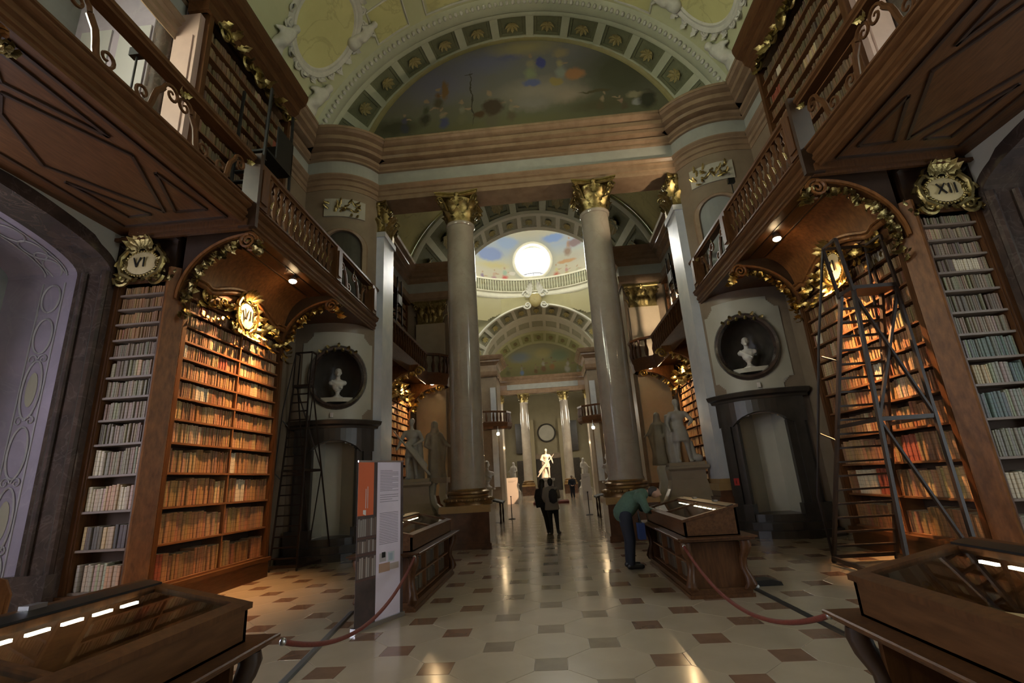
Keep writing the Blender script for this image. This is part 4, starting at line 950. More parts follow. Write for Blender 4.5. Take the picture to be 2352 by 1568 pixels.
for s in (-1, 1):
    # ---- wide case facing the nave
    num = 'VII' if s < 0 else 'XI'
    F = ((s * 6.2, 7.78, 0), (0, 1, 0), (s, 0, 0))
    t = thing('bookcase', 'wide walnut bookcase numbered VII, lit warm from the gallery lamp' if s < 0 else 'wide walnut bookcase numbered XI standing behind the tall ladder', 'bookcase', (s * 6.3, 9.3, 0))
    case_body(F, 3.06, SHZ, 5.56, .42, t, 1.62)
    ped = MB(frame_matrix(*F)); pts = []
    for i in range(25):
        u = i / 24; y = 3.06 * u; z = 5.50 + (.34 * math.sin(PI * (u - .14) / .72) if .14 < u < .86 else 0) + (.06 if u < .1 or u > .9 else 0); pts.append((y, -.06, z))
    ped.tube(pts, .055, 8); ped.tube([(a, b - .03, c + .09) for a, b, c in pts], .035, 6); ped.build('arched_pediment', BURL, t, 50)
    fillp = MB(frame_matrix(*F)); fillp.rings([[(a, .02, 5.3), (a, .02, c)] for a, b, c in pts], False, False); fillp.build('pediment_panel', WOODH, t)
    cartouche(F, 1.53, 5.42, .52, .56, num, t, wide=1.5)
    for half in (0, 1):
      q = MB(frame_matrix(*F))
      for k in range(34):
        u = k / 33; x = .18 + 2.7 * u
        if abs(x - 1.53) < .3 or (x > 1.53) != bool(half): continue
        zz = 5.28 + .18 * math.sin(PI * u); q.leaf((x, -.05, zz), (RND.uniform(-1, 1), -.2, RND.uniform(-1, .5)), (0, -1, 0), RND.uniform(.15, .3), .14, .5)
      sg, x0 = ((1, .35), (-1, 2.7))[half]; q.volute((x0, -.06, 5.42), (sg, 0, 0), (0, 0, 1), .16, 1.6, .04); q.volute((x0 + sg * .45, -.06, 5.45), (-sg, 0, 0), (0, 0, -1), .14, 1.6, .035)
      q.build('gilded_frieze', GOLD, t, 50)
    pal = BROWNS
    for i, z in enumerate(SHZ):
        gap = (SHZ[i + 1] - z - .035) if i < 12 else .22
        wr = (.055, .085) if i < 2 else (.045, .075) if i < 4 else (.035, .055) if i < 8 else (.026, .042)
        hr = (.62, .8) if i < 1 else (.74, .88) if i < 4 else (.82, .93)
        fill_shelf(F, num, i, .02, 1.6, z, gap, .36, pal, wr, hr, .10); fill_shelf(F, num, i, 1.64, 3.04, z, gap, .36, pal, wr, hr, .08)
    # ---- chamfered corner pilaster of burl wood and the inner wood wall above
    q = MB(MIR[s]); q.prism([(6.20, 7.70), (6.17, 7.64), (6.375, 7.435), (6.435, 7.46), (6.435, 7.70)], 'z', 0, 5.75)
    q.prism([(6.17, 7.72), (6.13, 7.62), (6.35, 7.40), (6.47, 7.42), (6.47, 7.72)], 'z', 0, .42)
    pl = q.build('corner_panel', BURL, t); pl['label'] = 'honey-brown burl corner strip'
    # ---- narrow case in the window bay
    num2 = 'VI' if s < 0 else 'XII'
    F2 = ((s * 6.49, 7.5, 0), (s, 0, 0), (0, 1, 0))
    t2 = thing('bookcase', 'narrow walnut bookcase numbered VI at the left window bay' if s < 0 else 'narrow walnut bookcase numbered XII at the right edge', 'bookcase', (s * 6.9, 7.6, 0))
    case_body(F2, .84, SHZ, 5.50, .36, t2, None, .08, mat('grey_shelf_wood', (.20, .145, .105), .5, var=(.15, .105, .08), scale=4))
    q = MB(frame_matrix(*F2)); q.box(-.1, 1.0, .03, .36, 5.5, 6.45); q.box(-.12, 1.02, -.05, .05, 6.32, 6.45); q.build('top_panel', DARKWOOD, t2)
    cartouche(F2, .43, 5.84, .60, .46, num2, t2, wide=.45, gold=GOLDD, ls=.68)
    if s < 0: pals = [[TAN, (.40, .34, .24)], [(.075, .065, .055), (.11, .09, .07)], [(.44, .36, .25), CREAM, TAN], GREYS + [TAN], GREYS, GREYS] + [GREYS] * 3 + [BROWNS] * 4
    else: pals = [COOL, COOL, COOL + [CREAM], COOL, COOL, COOL, GREYS, GREYS] + [GREYS] * 5
    for i, z in enumerate(SHZ):
        gap = (SHZ[i + 1] - z - .035) if i < 12 else .18
        wr = (.048, .07) if i < 2 else (.036, .055) if i < 4 else (.03, .044) if i < 8 else (.022, .034)
        fill_shelf(F2, num2, i, .01, .83, z, gap, .3, pals[i], wr, (.60, .68) if i < 2 else (.66, .8) if i < 3 else (.78, .92), .06)
    # ---- upper case on the gallery
    F3 = ((s * 6.42, 7.62, 0), (0, 1, 0), (s, 0, 0))
    t3 = thing('bookcase', 'upper gallery bookcase with gilded crest on the ' + SIDE[s] + ' balcony', 'bookcase', (s * 6.6, 9.2, 6.75))
    zu = [7.0 + .38 * k for k in range(12)]
    q = MB(frame_matrix(*F3)); q.box(-.12, 0, -.03, .5, 6.75, 11.75); q.box(3.06, 3.18, -.03, .5, 6.75, 11.75); q.box(-.12, 3.18, .45, .5, 6.75, 11.75); q.box(0, 3.06, 0, .45, 6.75, 6.98); q.build('case_frame', WOOD, t3)
    for z in zu: q = MB(frame_matrix(*F3)); q.box(0, 3.06, .01, .45, z - .03, z); q.build('shelf', SHELF, t3)
    q = MB(frame_matrix(*F3)); q.mould([(3.25, 0), (-.18, 0), (-.18, .4)], [(0, 11.7), (.06, 11.72), (.08, 11.95), (.22, 12.05), (.25, 12.2), (.4, 12.3), (.46, 12.5), (.46, 12.6), (0, 12.62)]); q.build('case_cornice', WOODH, t3, 30)
    q = MB(frame_matrix(*F3))
    for k in range(40):
        u = k / 39; x = .1 + 2.86 * u; zz = 11.55 + .10 * math.cos(u * 2 * PI) + .2 * math.sin(PI * u); q.leaf((x, -.06, zz), (RND.uniform(-1, 1), -.2, RND.uniform(-1, .7)), (0, -1, 0), RND.uniform(.2, .4), .18, .5)
    for x0 in (.3, 1.1, 1.53, 1.96, 2.76): q.volute((x0, -.1, 11.6), (1 if x0 < 1.5 else -1, 0, 0), (0, 0, 1), .2, 1.6, .05)
    q.ell((1.53, -.12, 11.65), (.22, .08, .28), 12, 6); q.build('gilded_crest', GOLDD, t3, 50)
    for i, z in enumerate(zu):
        fill_shelf(F3, 'upper ' + SIDE[s], i, .02, 3.04, z, .34, .36, [(.16, .10, .055), (.20, .13, .07), (.12, .085, .05)] + ([CREAM] if s > 0 and i in (1, 2) else []), (.04, .07), (.72, .9), .05)
    # ---- case in the bay beyond the columns
    F4 = ((s * 6.3, 19.0, 0), (0, 1, 0), (s, 0, 0))
    t4 = thing('bookcase', 'lit bookcase beyond the columns behind the ' + ('left statue group' if s < 0 else 'statue in a tunic'), 'bookcase', (s * 6.4, 20.6, 0))
    case_body(F4, 3.3, SHZ, 5.56, .42, t4, 1.65)
    q = MB(frame_matrix(*F4))
    for k in range(60): q.leaf((RND.uniform(.1, 3.2), -.05, RND.uniform(5.3, 6.1)), (RND.uniform(-1, 1), -.2, RND.uniform(-1, 1)), (0, -1, 0), RND.uniform(.2, .42), .2, .5)
    q.ell((1.65, -.1, 5.7), (.34, .1, .4), 12, 6); q.build('gilded_crest', GOLD, t4, 50)
    for i, z in enumerate(SHZ): fill_shelf(F4, 'bay ' + SIDE[s], i, .02, 3.28, z, (SHZ[i + 1] - z - .035) if i < 12 else .22, .36, BROWNS, (.05, .09), (.75, .92), .08)
    F5 = ((s * 6.5, 18.6, 0), (0, 1, 0), (s, 0, 0))
    t5 = thing('bookcase', 'upper bookcase on the gallery beyond the columns, ' + SIDE[s] + ' side', 'bookcase', (s * 6.6, 20.6, 6.75))
    q = MB(frame_matrix(*F5)); q.box(-.1, 0, -.02, .2, 6.75, 10.6); q.box(4.0, 4.1, -.02, .2, 6.75, 10.6); q.box(-.1, 4.1, .18, .22, 6.75, 10.6); q.box(-.1, 4.1, -.15, .2, 10.6, 10.8); q.build('case_frame', WOOD, t5)
    for k in range(9): q = MB(frame_matrix(*F5)); q.box(0, 4.0, 0, .18, 7.0 + .4 * k, 7.04 + .4 * k); q.build('shelf', SHELF, t5)
    for k in range(9): fill_shelf(F5, 'upper bay ' + SIDE[s], k, .02, 3.98, 7.04 + .4 * k, .35, .16, [(.16, .10, .055), (.2, .14, .08)], (.06, .1), (.75, .92), .05)

# ---- books: the 300 that show largest as single things, the rest joined
def unit_book():
    vs = []; prof = [(-.5, .07), (-.42, .015), (-.2, 0), (.2, 0), (.42, .015), (.5, .07), (.5, 1.0), (-.5, 1.0)]
    return prof
BP = unit_book()
def book_geo():
    vs = [(x, y, 0) for x, y in BP] + [(x, y, 1) for x, y in BP]; n = 8; fs = [(i, (i + 1) % n, n + (i + 1) % n, n + i) for i in range(n)]
    fs.append(tuple(range(n, 2 * n))); return vs, fs
bv, bf = book_geo()
bme = bpy.data.meshes.new('book'); bme.from_pydata(bv, [], bf); bme.materials.append(BOOKO); bme.materials.append(PAPER)
bme.polygons[-1].material_index = 1
at_ = bme.attributes.new('along', 'FLOAT', 'POINT'); at_.data.foreach_set('value', [p[2] for p in bv]); bme.update()
def book_px(b):
    p, q_ = seen_px(b['pos']), seen_px(b['pos'] + Vector((0, 0, b['h'])))
    if not (-20 < p[0] < 2372 and -20 < q_[1] < 1480): return 0
    side = Vector((b['D'].y, -b['D'].x, 0)); r = seen_px(b['pos'] + side * b['w'])
    hidden = 0.25 if (b['case'] == 'XI' and b['shelf'] < 1) else 1
    if b['case'] in ('VI',) and b['shelf'] == 0: hidden = .8
    return math.hypot(p[0] - q_[0], p[1] - q_[1]) * math.hypot(p[0] - r[0], p[1] - r[1]) * hidden
for b in books_all: b['px'] = book_px(b)
books_all.sort(key=lambda b: -b['px'])
CASE_WORD = {'VII': 'bookcase VII', 'XI': 'bookcase XI', 'VI': 'bookcase VI', 'XII': 'bookcase XII'}
def nth(n): return f"{n}{'th' if 10 < n % 100 < 14 else {1: 'st', 2: 'nd', 3: 'rd'}.get(n % 10, 'th')}"
rows_ = {}
for b in books_all: rows_.setdefault((b['case'], b['shelf']), []).append(b)
for r_ in rows_.values():
    for k, b in enumerate(sorted(r_, key=lambda b: seen_px(b['pos'])[0])): b['place'] = k + 1
rest_v, rest_f, rest_m, rest_c, rest_a = [], [], [], [], []
for i, b in enumerate(books_all):
    ang = math.atan2(-b['D'].x, b['D'].y)
    M = Matrix.Translation(b['pos']) @ Matrix.Rotation(ang, 4, 'Z') @ Matrix.Rotation(b['lean'], 4, 'Y') @ Matrix.Diagonal((b['w'], b['d'], b['h'], 1))
    if i < 300 and b['case'] in CASE_WORD:
        o = bpy.data.objects.new('book', bme); COL.objects.link(o); o.matrix_world = M; o.color = (*b['col'], 1)
        sh = ORD[b['shelf']]; lab = f"{cname(b['base'])} book, {nth(b['place'])} from the left, {sh} shelf up in {CASE_WORD[b['case']]}"
        tag(o, lab, 'book', f"books on the {sh} shelf of {CASE_WORD[b['case']]}")
    else:
        k = len(rest_v); rest_v += [tuple(M @ Vector(p)) for p in bv]; rest_f += [tuple(k + j for j in f) for f in bf]
        rest_m += [0] * 8 + [1]; rest_c += [(*b['col'], 1)] * 16; rest_a += [p[2] for p in bv]
me = bpy.data.meshes.new('shelved_books'); me.from_pydata(rest_v, [], rest_f); me.materials.append(BOOKS); me.materials.append(PAPER)
me.polygons.foreach_set('material_index', rest_m)
ca_ = me.color_attributes.new('tone', 'FLOAT_COLOR', 'POINT'); ca_.data.foreach_set('color', [x for c in rest_c for x in c])
aa = me.attributes.new('along', 'FLOAT', 'POINT'); aa.data.foreach_set('value', rest_a); me.update()
tag(link('shelved_books', me), 'rows of old leather-bound books filling the upper shelves and far bookcases', 'books', kind='stuff')
print('books', len(books_all))

# ================================================================ GALLERIES
def balusters_between(mb_fn, y0, y1, n):
    for k in range(n): mb_fn(y0 + (y1 - y0) * (k + .5) / n)
for s in (-1, 1):
    MM = MIR[s]
    g = thing('gallery', 'walnut balcony with carved railing above bookcase ' + ('VII' if s < 0 else 'XI'), 'gallery', (s * 5.6, 9, 6.45))
    q = MB(MM); q.box(4.98, 7.05, 7.42, 13.3, 6.45, 6.72); q.box(4.98, 7.62, .2, 7.42, 6.45, 6.72); q.box(5.0, 6.0, 13.3, 13.9, 6.45, 6.72)
    q.build('gallery_floor', WOODH, g)
    # panel mouldings of the soffit over the window bay
    bars = [[(-5.41, 3.5), (-5.41, 3.89), (-5.43, 5.02), (-5.83, 4.03)], [(-5.98, 4.16), (-5.44, 5.40), (-6.09, 6.80), (-6.80, 5.41), (-6.32, 4.44)], [(-5.43, 5.81), (-5.37, 6.85), (-5.91, 6.82)], [(-6.86, 5.80), (-6.36, 6.83), (-6.78, 6.85)],
            [(-5.2, 2.9), (-5.2, 7.12), (-7.1, 7.12), (-7.1, 2.9)]]
    for poly in bars:
        q = MB(MM)
        for i in range(len(poly)):
            a, b = poly[i], poly[(i + 1) % len(poly)]; q._bar2((-a[0], a[1], 6.44), (-b[0], b[1], 6.44), .045, .03)
        q.build('soffit_moulding', DARKWOOD, g)
    q = MB(MM); q.box(4.9, 7.1, 7.22, 7.40, 6.33, 6.46); q.box(4.9, 7.6, 7.3, 7.36, 6.28, 6.34); q.build('soffit_beam', WOOD, g)
    for x in (5.25, 5.6, 5.95):
        q = MB(MM); q.box(x, x + .03, 7.75, 10.9, 6.435, 6.455); q.build('soffit_strip', DARKWOOD, g)
    # cove above the case and behind the brackets
    q = MB(MM); q.rings([[(6.2 - .62 * (1 - math.cos(PI / 2 * k / 8)), y, 5.60 + .85 * math.sin(PI / 2 * k / 8)) for k in range(9)] for y in (7.7, 10.95)], False, False); q.build('cove', BURL, g, 60)
    # fascia, base rail, top rail
    pth = [(4.97, .3), (4.97, 13.88)]
    q = MB(MM); q.mould(pth, [(-.04, 6.38), (.0, 6.38), (.0, 6.43), (.03, 6.45), (.03, 6.50), (.015, 6.51), (.06, 6.55), (.06, 6.60), (.04, 6.61), (.04, 6.66), (.10, 6.69), (.12, 6.72), (.12, 6.745), (.10, 6.75), (.14, 6.77), (.14, 6.80), (.04, 6.81), (-.12, 6.81)]); q.build('fascia', WOODH, g, 30)
    q = MB(MM); q.mould(pth, [(-.10, 7.64), (.08, 7.64), (.08, 7.68), (.12, 7.70), (.12, 7.76), (.06, 7.79), (-.08, 7.79), (-.14, 7.74), (-.10, 7.64)]); q.build('top_rail', WOODH, g, 30)
    for y in (2.2, 7.5, 10.85, 13.38):
        q = MB(MM); q.box(4.80, 5.05, y - .16, y + .16, 6.78, 7.66); q.box(4.77, 4.81, y - .1, y + .1, 6.88, 7.56); q.build('railing_post', WOOD, g)
    q = MB(MM); q.box(4.76, 5.07, 7.26, 7.345, 6.30, 7.82); q.build('dark_break_strip', DARKWOOD, g)
    for k in range(13):
        y = 7.78 + (10.6 - 7.78) * (k + .5) / 13
        q = MB(MM); q.lathe([(.05, 6.80), (.05, 6.86), (.025, 6.9), (.075, 7.08), (.07, 7.2), (.028, 7.36), (.05, 7.44), (.03, 7.5), (.055, 7.58), (.055, 7.64)], 4.94, y, 8, 1.0, 1.0)
        bo = q.build('baluster', WOOD, g, 40)
        q = MB(MM); q.leaf((4.87, y, 7.02), (0, 0, 1), (-1, 0, 0), .17, .085, .25); q.build('gilded_leaf', GOLDD, bo)
    def scroll(y, d, sc_=1.0):
        q = MB(MM); q.volute((4.94, y, 7.38), (0, d, 0), (0, 0, 1), .15 * sc_, 1.4, .03); q.volute((4.94, y + d * .45, 7.0), (0, -d, 0), (0, 0, -1), .15 * sc_, 1.4, .03)
        q.tube([(4.94, y + d * .15, 7.36), (4.94, y + d * .25, 7.22), (4.94, y + d * .28, 7.1), (4.94, y + d * .3, 6.98), (4.94, y + d * .34, 6.84)], .042, 6); so = q.build('scroll_baluster', WOOD, g, 50)
        q = MB(MM); q.leaf((4.88, y - d * .1, 7.5), (0, -d, .3), (-1, 0, 0), .16, .12, .4); q.build('gilded_leaf', GOLDD, so)
    for y, d in ((11.3, 1), (12.95, -1), (12.1, 1), (6.95, -1), (5.6, 1), (5.35, -1), (3.9, 1), (3.6, -1)): scroll(y, d)
    # brackets with gilded acanthus
    for yb, nm in ((3.22, 'window'), (7.58, 'near'), (11.02, 'far')):
        q = MB(MM); cur = [(4.98 + 1.24 * math.cos(PI / 2 * i / 14), 5.12 + 1.14 * math.sin(PI / 2 * i / 14)) for i in range(15)]
        q.prism(cur + [(4.98, 6.45), (6.22, 6.45)], 'y', yb - .06, yb + .06); br = q.build('bracket', DARKWOOD, g)
        q = MB(MM); q.rings([[(x + .0, y, z) for x, z in cur] for y in (yb - .09, yb + .09)], False, False)
        q.tube([(x + .03, yb - .08, z + .03) for x, z in cur], .035, 5); q.tube([(x + .03, yb + .08, z + .03) for x, z in cur], .035, 5)
        q.volute((5.02, yb - .08, 6.16), (-1, 0, 0), (0, 0, 1), .17, 2.0, .035); q.volute((5.02, yb + .08, 6.16), (-1, 0, 0), (0, 0, 1), .17, 2.0, .035); q.build('bracket_scroll', BURL, br, 50)
        q = MB(MM)
        for i in range(64):
            a = PI / 2 * i / 64; x, z = 4.98 + 1.20 * math.cos(a), 5.12 + 1.10 * math.sin(a)
            q.leaf((x, yb + RND.uniform(-.07, .07), z), (-math.cos(a) + RND.uniform(-.6, .6), RND.uniform(-.7, .7), -math.sin(a) + RND.uniform(-.6, .6)), (-math.cos(a), 0, -math.sin(a)), RND.uniform(.10, .19), .11, .6)
        for i in range(14): q.leaf((4.98 - .02 * i * .3, yb + RND.uniform(-.1, .1), 6.2 - .02 * i), (-RND.uniform(.2, 1), RND.uniform(-.6, .6), RND.uniform(-1, .3)), (-1, 0, -.3), RND.uniform(.14, .26), .13, .5)
        for i in range(10): q.leaf((6.16, yb + RND.uniform(-.1, .1), 5.25 - .045 * i), (RND.uniform(-1, .2), RND.uniform(-.6, .6), -RND.uniform(.3, 1)), (-1, 0, 0), RND.uniform(.14, .22), .12, .5)
        q.build('gilded_acanthus', GOLDD if yb < 9 else GOLD, br, 50)
    # lamp under the gallery
    lp = thing('spot_lamp', 'small glowing spot lamp under the balcony in front of bookcase ' + ('VII' if s < 0 else 'XI'), 'lamp', (s * 5.36, 9.7, 6.38))
    q = MB(); q.lathe([(.05, 6.45), (.05, 6.42), (.075, 6.40), (.085, 6.34), (.07, 6.33)], s * 5.36, 9.7, 14); q.build('lamp_housing', STEEL, lp, 40)
    q = MB(); q.ell((s * 5.36, 9.7, 6.325), (.085, .085, .05), 12, 6); q.build('bulb', BULB, lp, 60)
    sp = spot('lamp_light', (s * 5.36, 9.7, 6.27), (s * 6.25, 9.05 if s < 0 else 8.62, 4.2 if s < 0 else 3.0), 2700 if s < 0 else 5200, (1.0, .52, .21), 84 if s < 0 else 54, 1.0, .04)
    sp.parent = lp; sp.location = Vector((s * 5.36, 9.7, 6.27)) - Vector(lp.location)
    # gallery of the bay beyond the columns with rounded end
    g2 = thing('gallery', 'carved balcony beyond the columns with a rounded end on the ' + SIDE[s] + ' side', 'gallery', (s * 5.8, 20, 6.45))
    pl = [(5.3, 15.0), (5.3, 21.6), (4.75, 21.9), (4.45, 22.3), (4.45, 22.8), (4.75, 23.2)]
    q = MB(MM); q.prism([(5.3, 15.0), (6.8, 15.0), (6.8, 23.3), (4.75, 23.3), (4.45, 22.8), (4.45, 22.3), (4.75, 21.9), (5.3, 21.6)], 'z', 6.45, 6.7); q.build('gallery_floor', WOODH, g2)
    q = MB(MM); q.mould(pl, [(-.02, 6.2), (.03, 6.3), (.05, 6.5), (.1, 6.6), (.13, 6.76), (-.1, 6.8)]); q.build('fascia', WOODH, g2, 30)
    q = MB(MM); q.mould(pl, [(-.10, 7.6), (.08, 7.6), (.1, 7.7), (-.1, 7.72), (-.1, 7.6)]); q.build('top_rail', WOODH, g2, 30)
    for k in range(26):
        if k < 18: x, y = 5.26, 15.4 + 6.2 * k / 18
        else: u = (k - 18) / 7 * 4; i = min(int(u), 3); f = u - i; x = pl[1 + i][0] + (pl[2 + i][0] - pl[1 + i][0]) * f; y = pl[1 + i][1] + (pl[2 + i][1] - pl[1 + i][1]) * f
        q = MB(MM); q.lathe([(.06, 6.8), (.1, 7.08), (.04, 7.36), (.07, 7.6)], x, y, 6); q.build('baluster', WOOD, g2, 40)
    for yb in (18.8, 22.6):
        q = MB(MM); cur = [(4.9 + 1.35 * math.cos(PI / 2 * i / 10), 5.12 + 1.1 * math.sin(PI / 2 * i / 10)) for i in range(11)]; q.prism(cur + [(4.9, 6.45), (6.3, 6.45)], 'y', yb - .08, yb + .08); br = q.build('bracket', BURL, g2)
        q = MB(MM)
        for i in range(22): a = PI / 2 * i / 22; q.leaf((4.9 + 1.3 * math.cos(a), yb, 5.12 + 1.05 * math.sin(a)), (RND.uniform(-1, .3), RND.uniform(-.7, .7), RND.uniform(-1, .2)), (-1, 0, -.5), .22, .14, .5)
        q.volute((4.85, yb - .1, 6.15), (-1, 0, 0), (0, 0, 1), .2, 1.6, .05); q.build('gilded_acanthus', GOLD, br, 50)
    lp = thing('spot_lamp', 'small glowing lamp under the balcony beyond the columns, ' + SIDE[s] + ' side', 'lamp', (s * 5.3, 22.2, 6.3))
    q = MB(); q.lathe([(.06, 6.45), (.06, 6.4), (.1, 6.36), (.1, 6.3)], s * 5.1, 22.0, 12); q.build('lamp_housing', STEEL, lp, 40)
    q = MB(); q.ell((s * 5.1, 22.0, 6.28), (.09, .09, .06), 12, 6); q.build('bulb', BULB, lp, 60)
    sp = spot('lamp_light', (s * 5.1, 22.0, 6.2), (s * 6.3, 20.9, 4.6), 700, (1.0, .66, .32), 120, .7, .05); sp.parent = lp; sp.location = Vector((s * 5.1, 22.0, 6.2)) - Vector(lp.location)
    # balcony in the dome room
    g3 = thing('gallery', 'small rounded balcony far away in the dome room, ' + SIDE[s] + ' side', 'gallery', (s * 4.2, 42, 6.45))
    pl = [(7.0, 40.6), (4.4, 40.9), (3.3, 41.6), (3.0, 42.4), (3.3, 43.2)]
    q = MB(MM); q.prism([(7.0, 40.6), (7.0, 43.2), (3.3, 43.2), (3.0, 42.4), (3.3, 41.6), (4.4, 40.9)], 'z', 6.1, 6.45); q.build('gallery_floor', WOODH, g3)
    q = MB(MM); q.mould(pl, [(0, 6.0), (.1, 6.2), (.15, 6.5), (0, 6.6)]); q.mould(pl, [(-.06, 7.35), (.08, 7.35), (.08, 7.5), (-.06, 7.5)]); q.build('fascia', WOODH, g3)
    for k in range(16):
        u = k / 15 * 3.99; i = int(u); f = u - i; q = MB(MM); q.lathe([(.07, 6.5), (.1, 6.9), (.05, 7.35)], pl[i][0] + (pl[i + 1][0] - pl[i][0]) * f, pl[i][1] + (pl[i + 1][1] - pl[i][1]) * f, 6); q.build('baluster', WOOD, g3, 40)
    for k, (x, y, z) in enumerate(((4.0, 40.9, 5.5), (4.6, 46.5, 5.2), (4.9, 51.0, 5.3))):
        lp = thing('spot_lamp', f'tiny far lamp {["below the dome balcony", "beyond the dome balcony", "near the far colonnade"][k]} on the {SIDE[s]} side', 'lamp', (s * x, y, z))
        q = MB(); q.ell((s * x, y, z), (.13, .13, .13), 10, 6); q.build('bulb', BULB, lp, 60)
        q = MB(); q.lathe([(.16, z + .1), (.1, z + .25), (.05, z + .4)], s * x, y, 10); q.tube([(s * x, y, z + .38), (s * x, y, 6.1 if k == 0 else z + .6), (s * (x if k == 0 else 4.2 if k == 1 else 6.45), y, 6.12 if k == 0 else z + .6)], .03, 6); q.build('lamp_housing', STEEL, lp)
        if k != 1: continue
        pt = bpy.data.lights.new('lamp_light', 'POINT'); pt.energy = 60; pt.color = (1, .7, .4); pt.shadow_soft_size = .12
        po = bpy.data.objects.new('lamp_light', pt); COL.objects.link(po); po.parent = lp; po.location = (-s * .3, -.3, -.2)

# ================================================================ SCULPTURE
def bust(name, label, M, h, socle=True, material=WSTAT):
    """bust facing local -y, standing at local origin, h tall with its socle"""
    k = h / .86; o = M.translation
    t = thing(name, label, 'bust', tuple(o))
    z0 = .30
    sol = [('e', (0, 0, (z0 + .44) * 1), (.085, .105, .125)), ('c', (0, .0, z0 + .2), (0, -.01, z0 + .38), .062, .055), ('e', (0, .02, z0 + .14), (.20, .10, .12)), ('c', (-.17, .03, z0 + .15), (.17, .03, z0 + .15), .075, .075),
           ('e', (0, -.01, z0 + .03), (.15, .09, .13)), ('c', (0, 0, z0 - .09), (0, 0, z0), .05, .09), ('e', (0, -.115, z0 + .43), (.018, .025, .03)), ('e', (0, -.09, z0 + .36), (.05, .04, .04)), ('e', (0, .03, z0 + .49), (.095, .095, .09)),
           ('e', (-.09, 0, z0 + .43), (.018, .03, .035)), ('e', (.09, 0, z0 + .43), (.018, .03, .035)), ('c', (-.16, -.02, z0 + .2), (.1, -.11, z0 - .02), .035, .03)]
    sol = [(a[0], *[tuple(c * k for c in x) if isinstance(x, tuple) else x * k for x in a[1:]]) for a in sol]
    union('bust_body', sol, .017 * k, material, t, 4, M=M)
    q = MB(M); q.lathe([(.15 * k, 0), (.15 * k, .04 * k), (.10 * k, .06 * k), (.055 * k, .12 * k), (.06 * k, .18 * k), (.09 * k, .21 * k), (.05 * k, .24 * k)], 0, 0, 18); q.build('socle', material, t, 40)
    return t
def facing(x, y, z, dx, dy):                        # local -y looks along (dx, dy)
    return Matrix.Translation((x, y, z)) @ Matrix.Rotation(math.atan2(dx, -dy), 4, 'Z')
for s in (-1, 1):
    p = pier_pt(AC, -.26)
    bust('marble_bust', 'white marble bust in the oval niche over the ' + ('banner-side doorway' if s < 0 else 'doorway near the tall ladder'), facing(s * p.x, p.y, 4.245, -s * .42, -.9), .88)
    t = thing('bust_pedestal', 'tapering white pedestal with cornice slab seen past the ' + SIDE[s] + ' column', 'pedestal', (s * 3.05, 25, 0))
    q = MB(); q.rings([[(s * 3.05 + a * w, 25 + b * w, z) for a, b in ((-1, -1), (1, -1), (1, 1), (-1, 1))] for w, z in ((.17, 0), (.2, .12), (.13, .2), (.22, 1.3))]); q.build('shaft', WSTAT, t)
    q = MB(); q.box(s * 3.05 - .36, s * 3.05 + .36, 24.65, 25.35, 1.3, 1.38); q.build('slab', WSTAT, t)
    bust('marble_bust', 'large white bust on a tapering pedestal past the ' + SIDE[s] + ' column', facing(s * 3.05, 25, 1.38, -s * .3, -.9), 1.32)
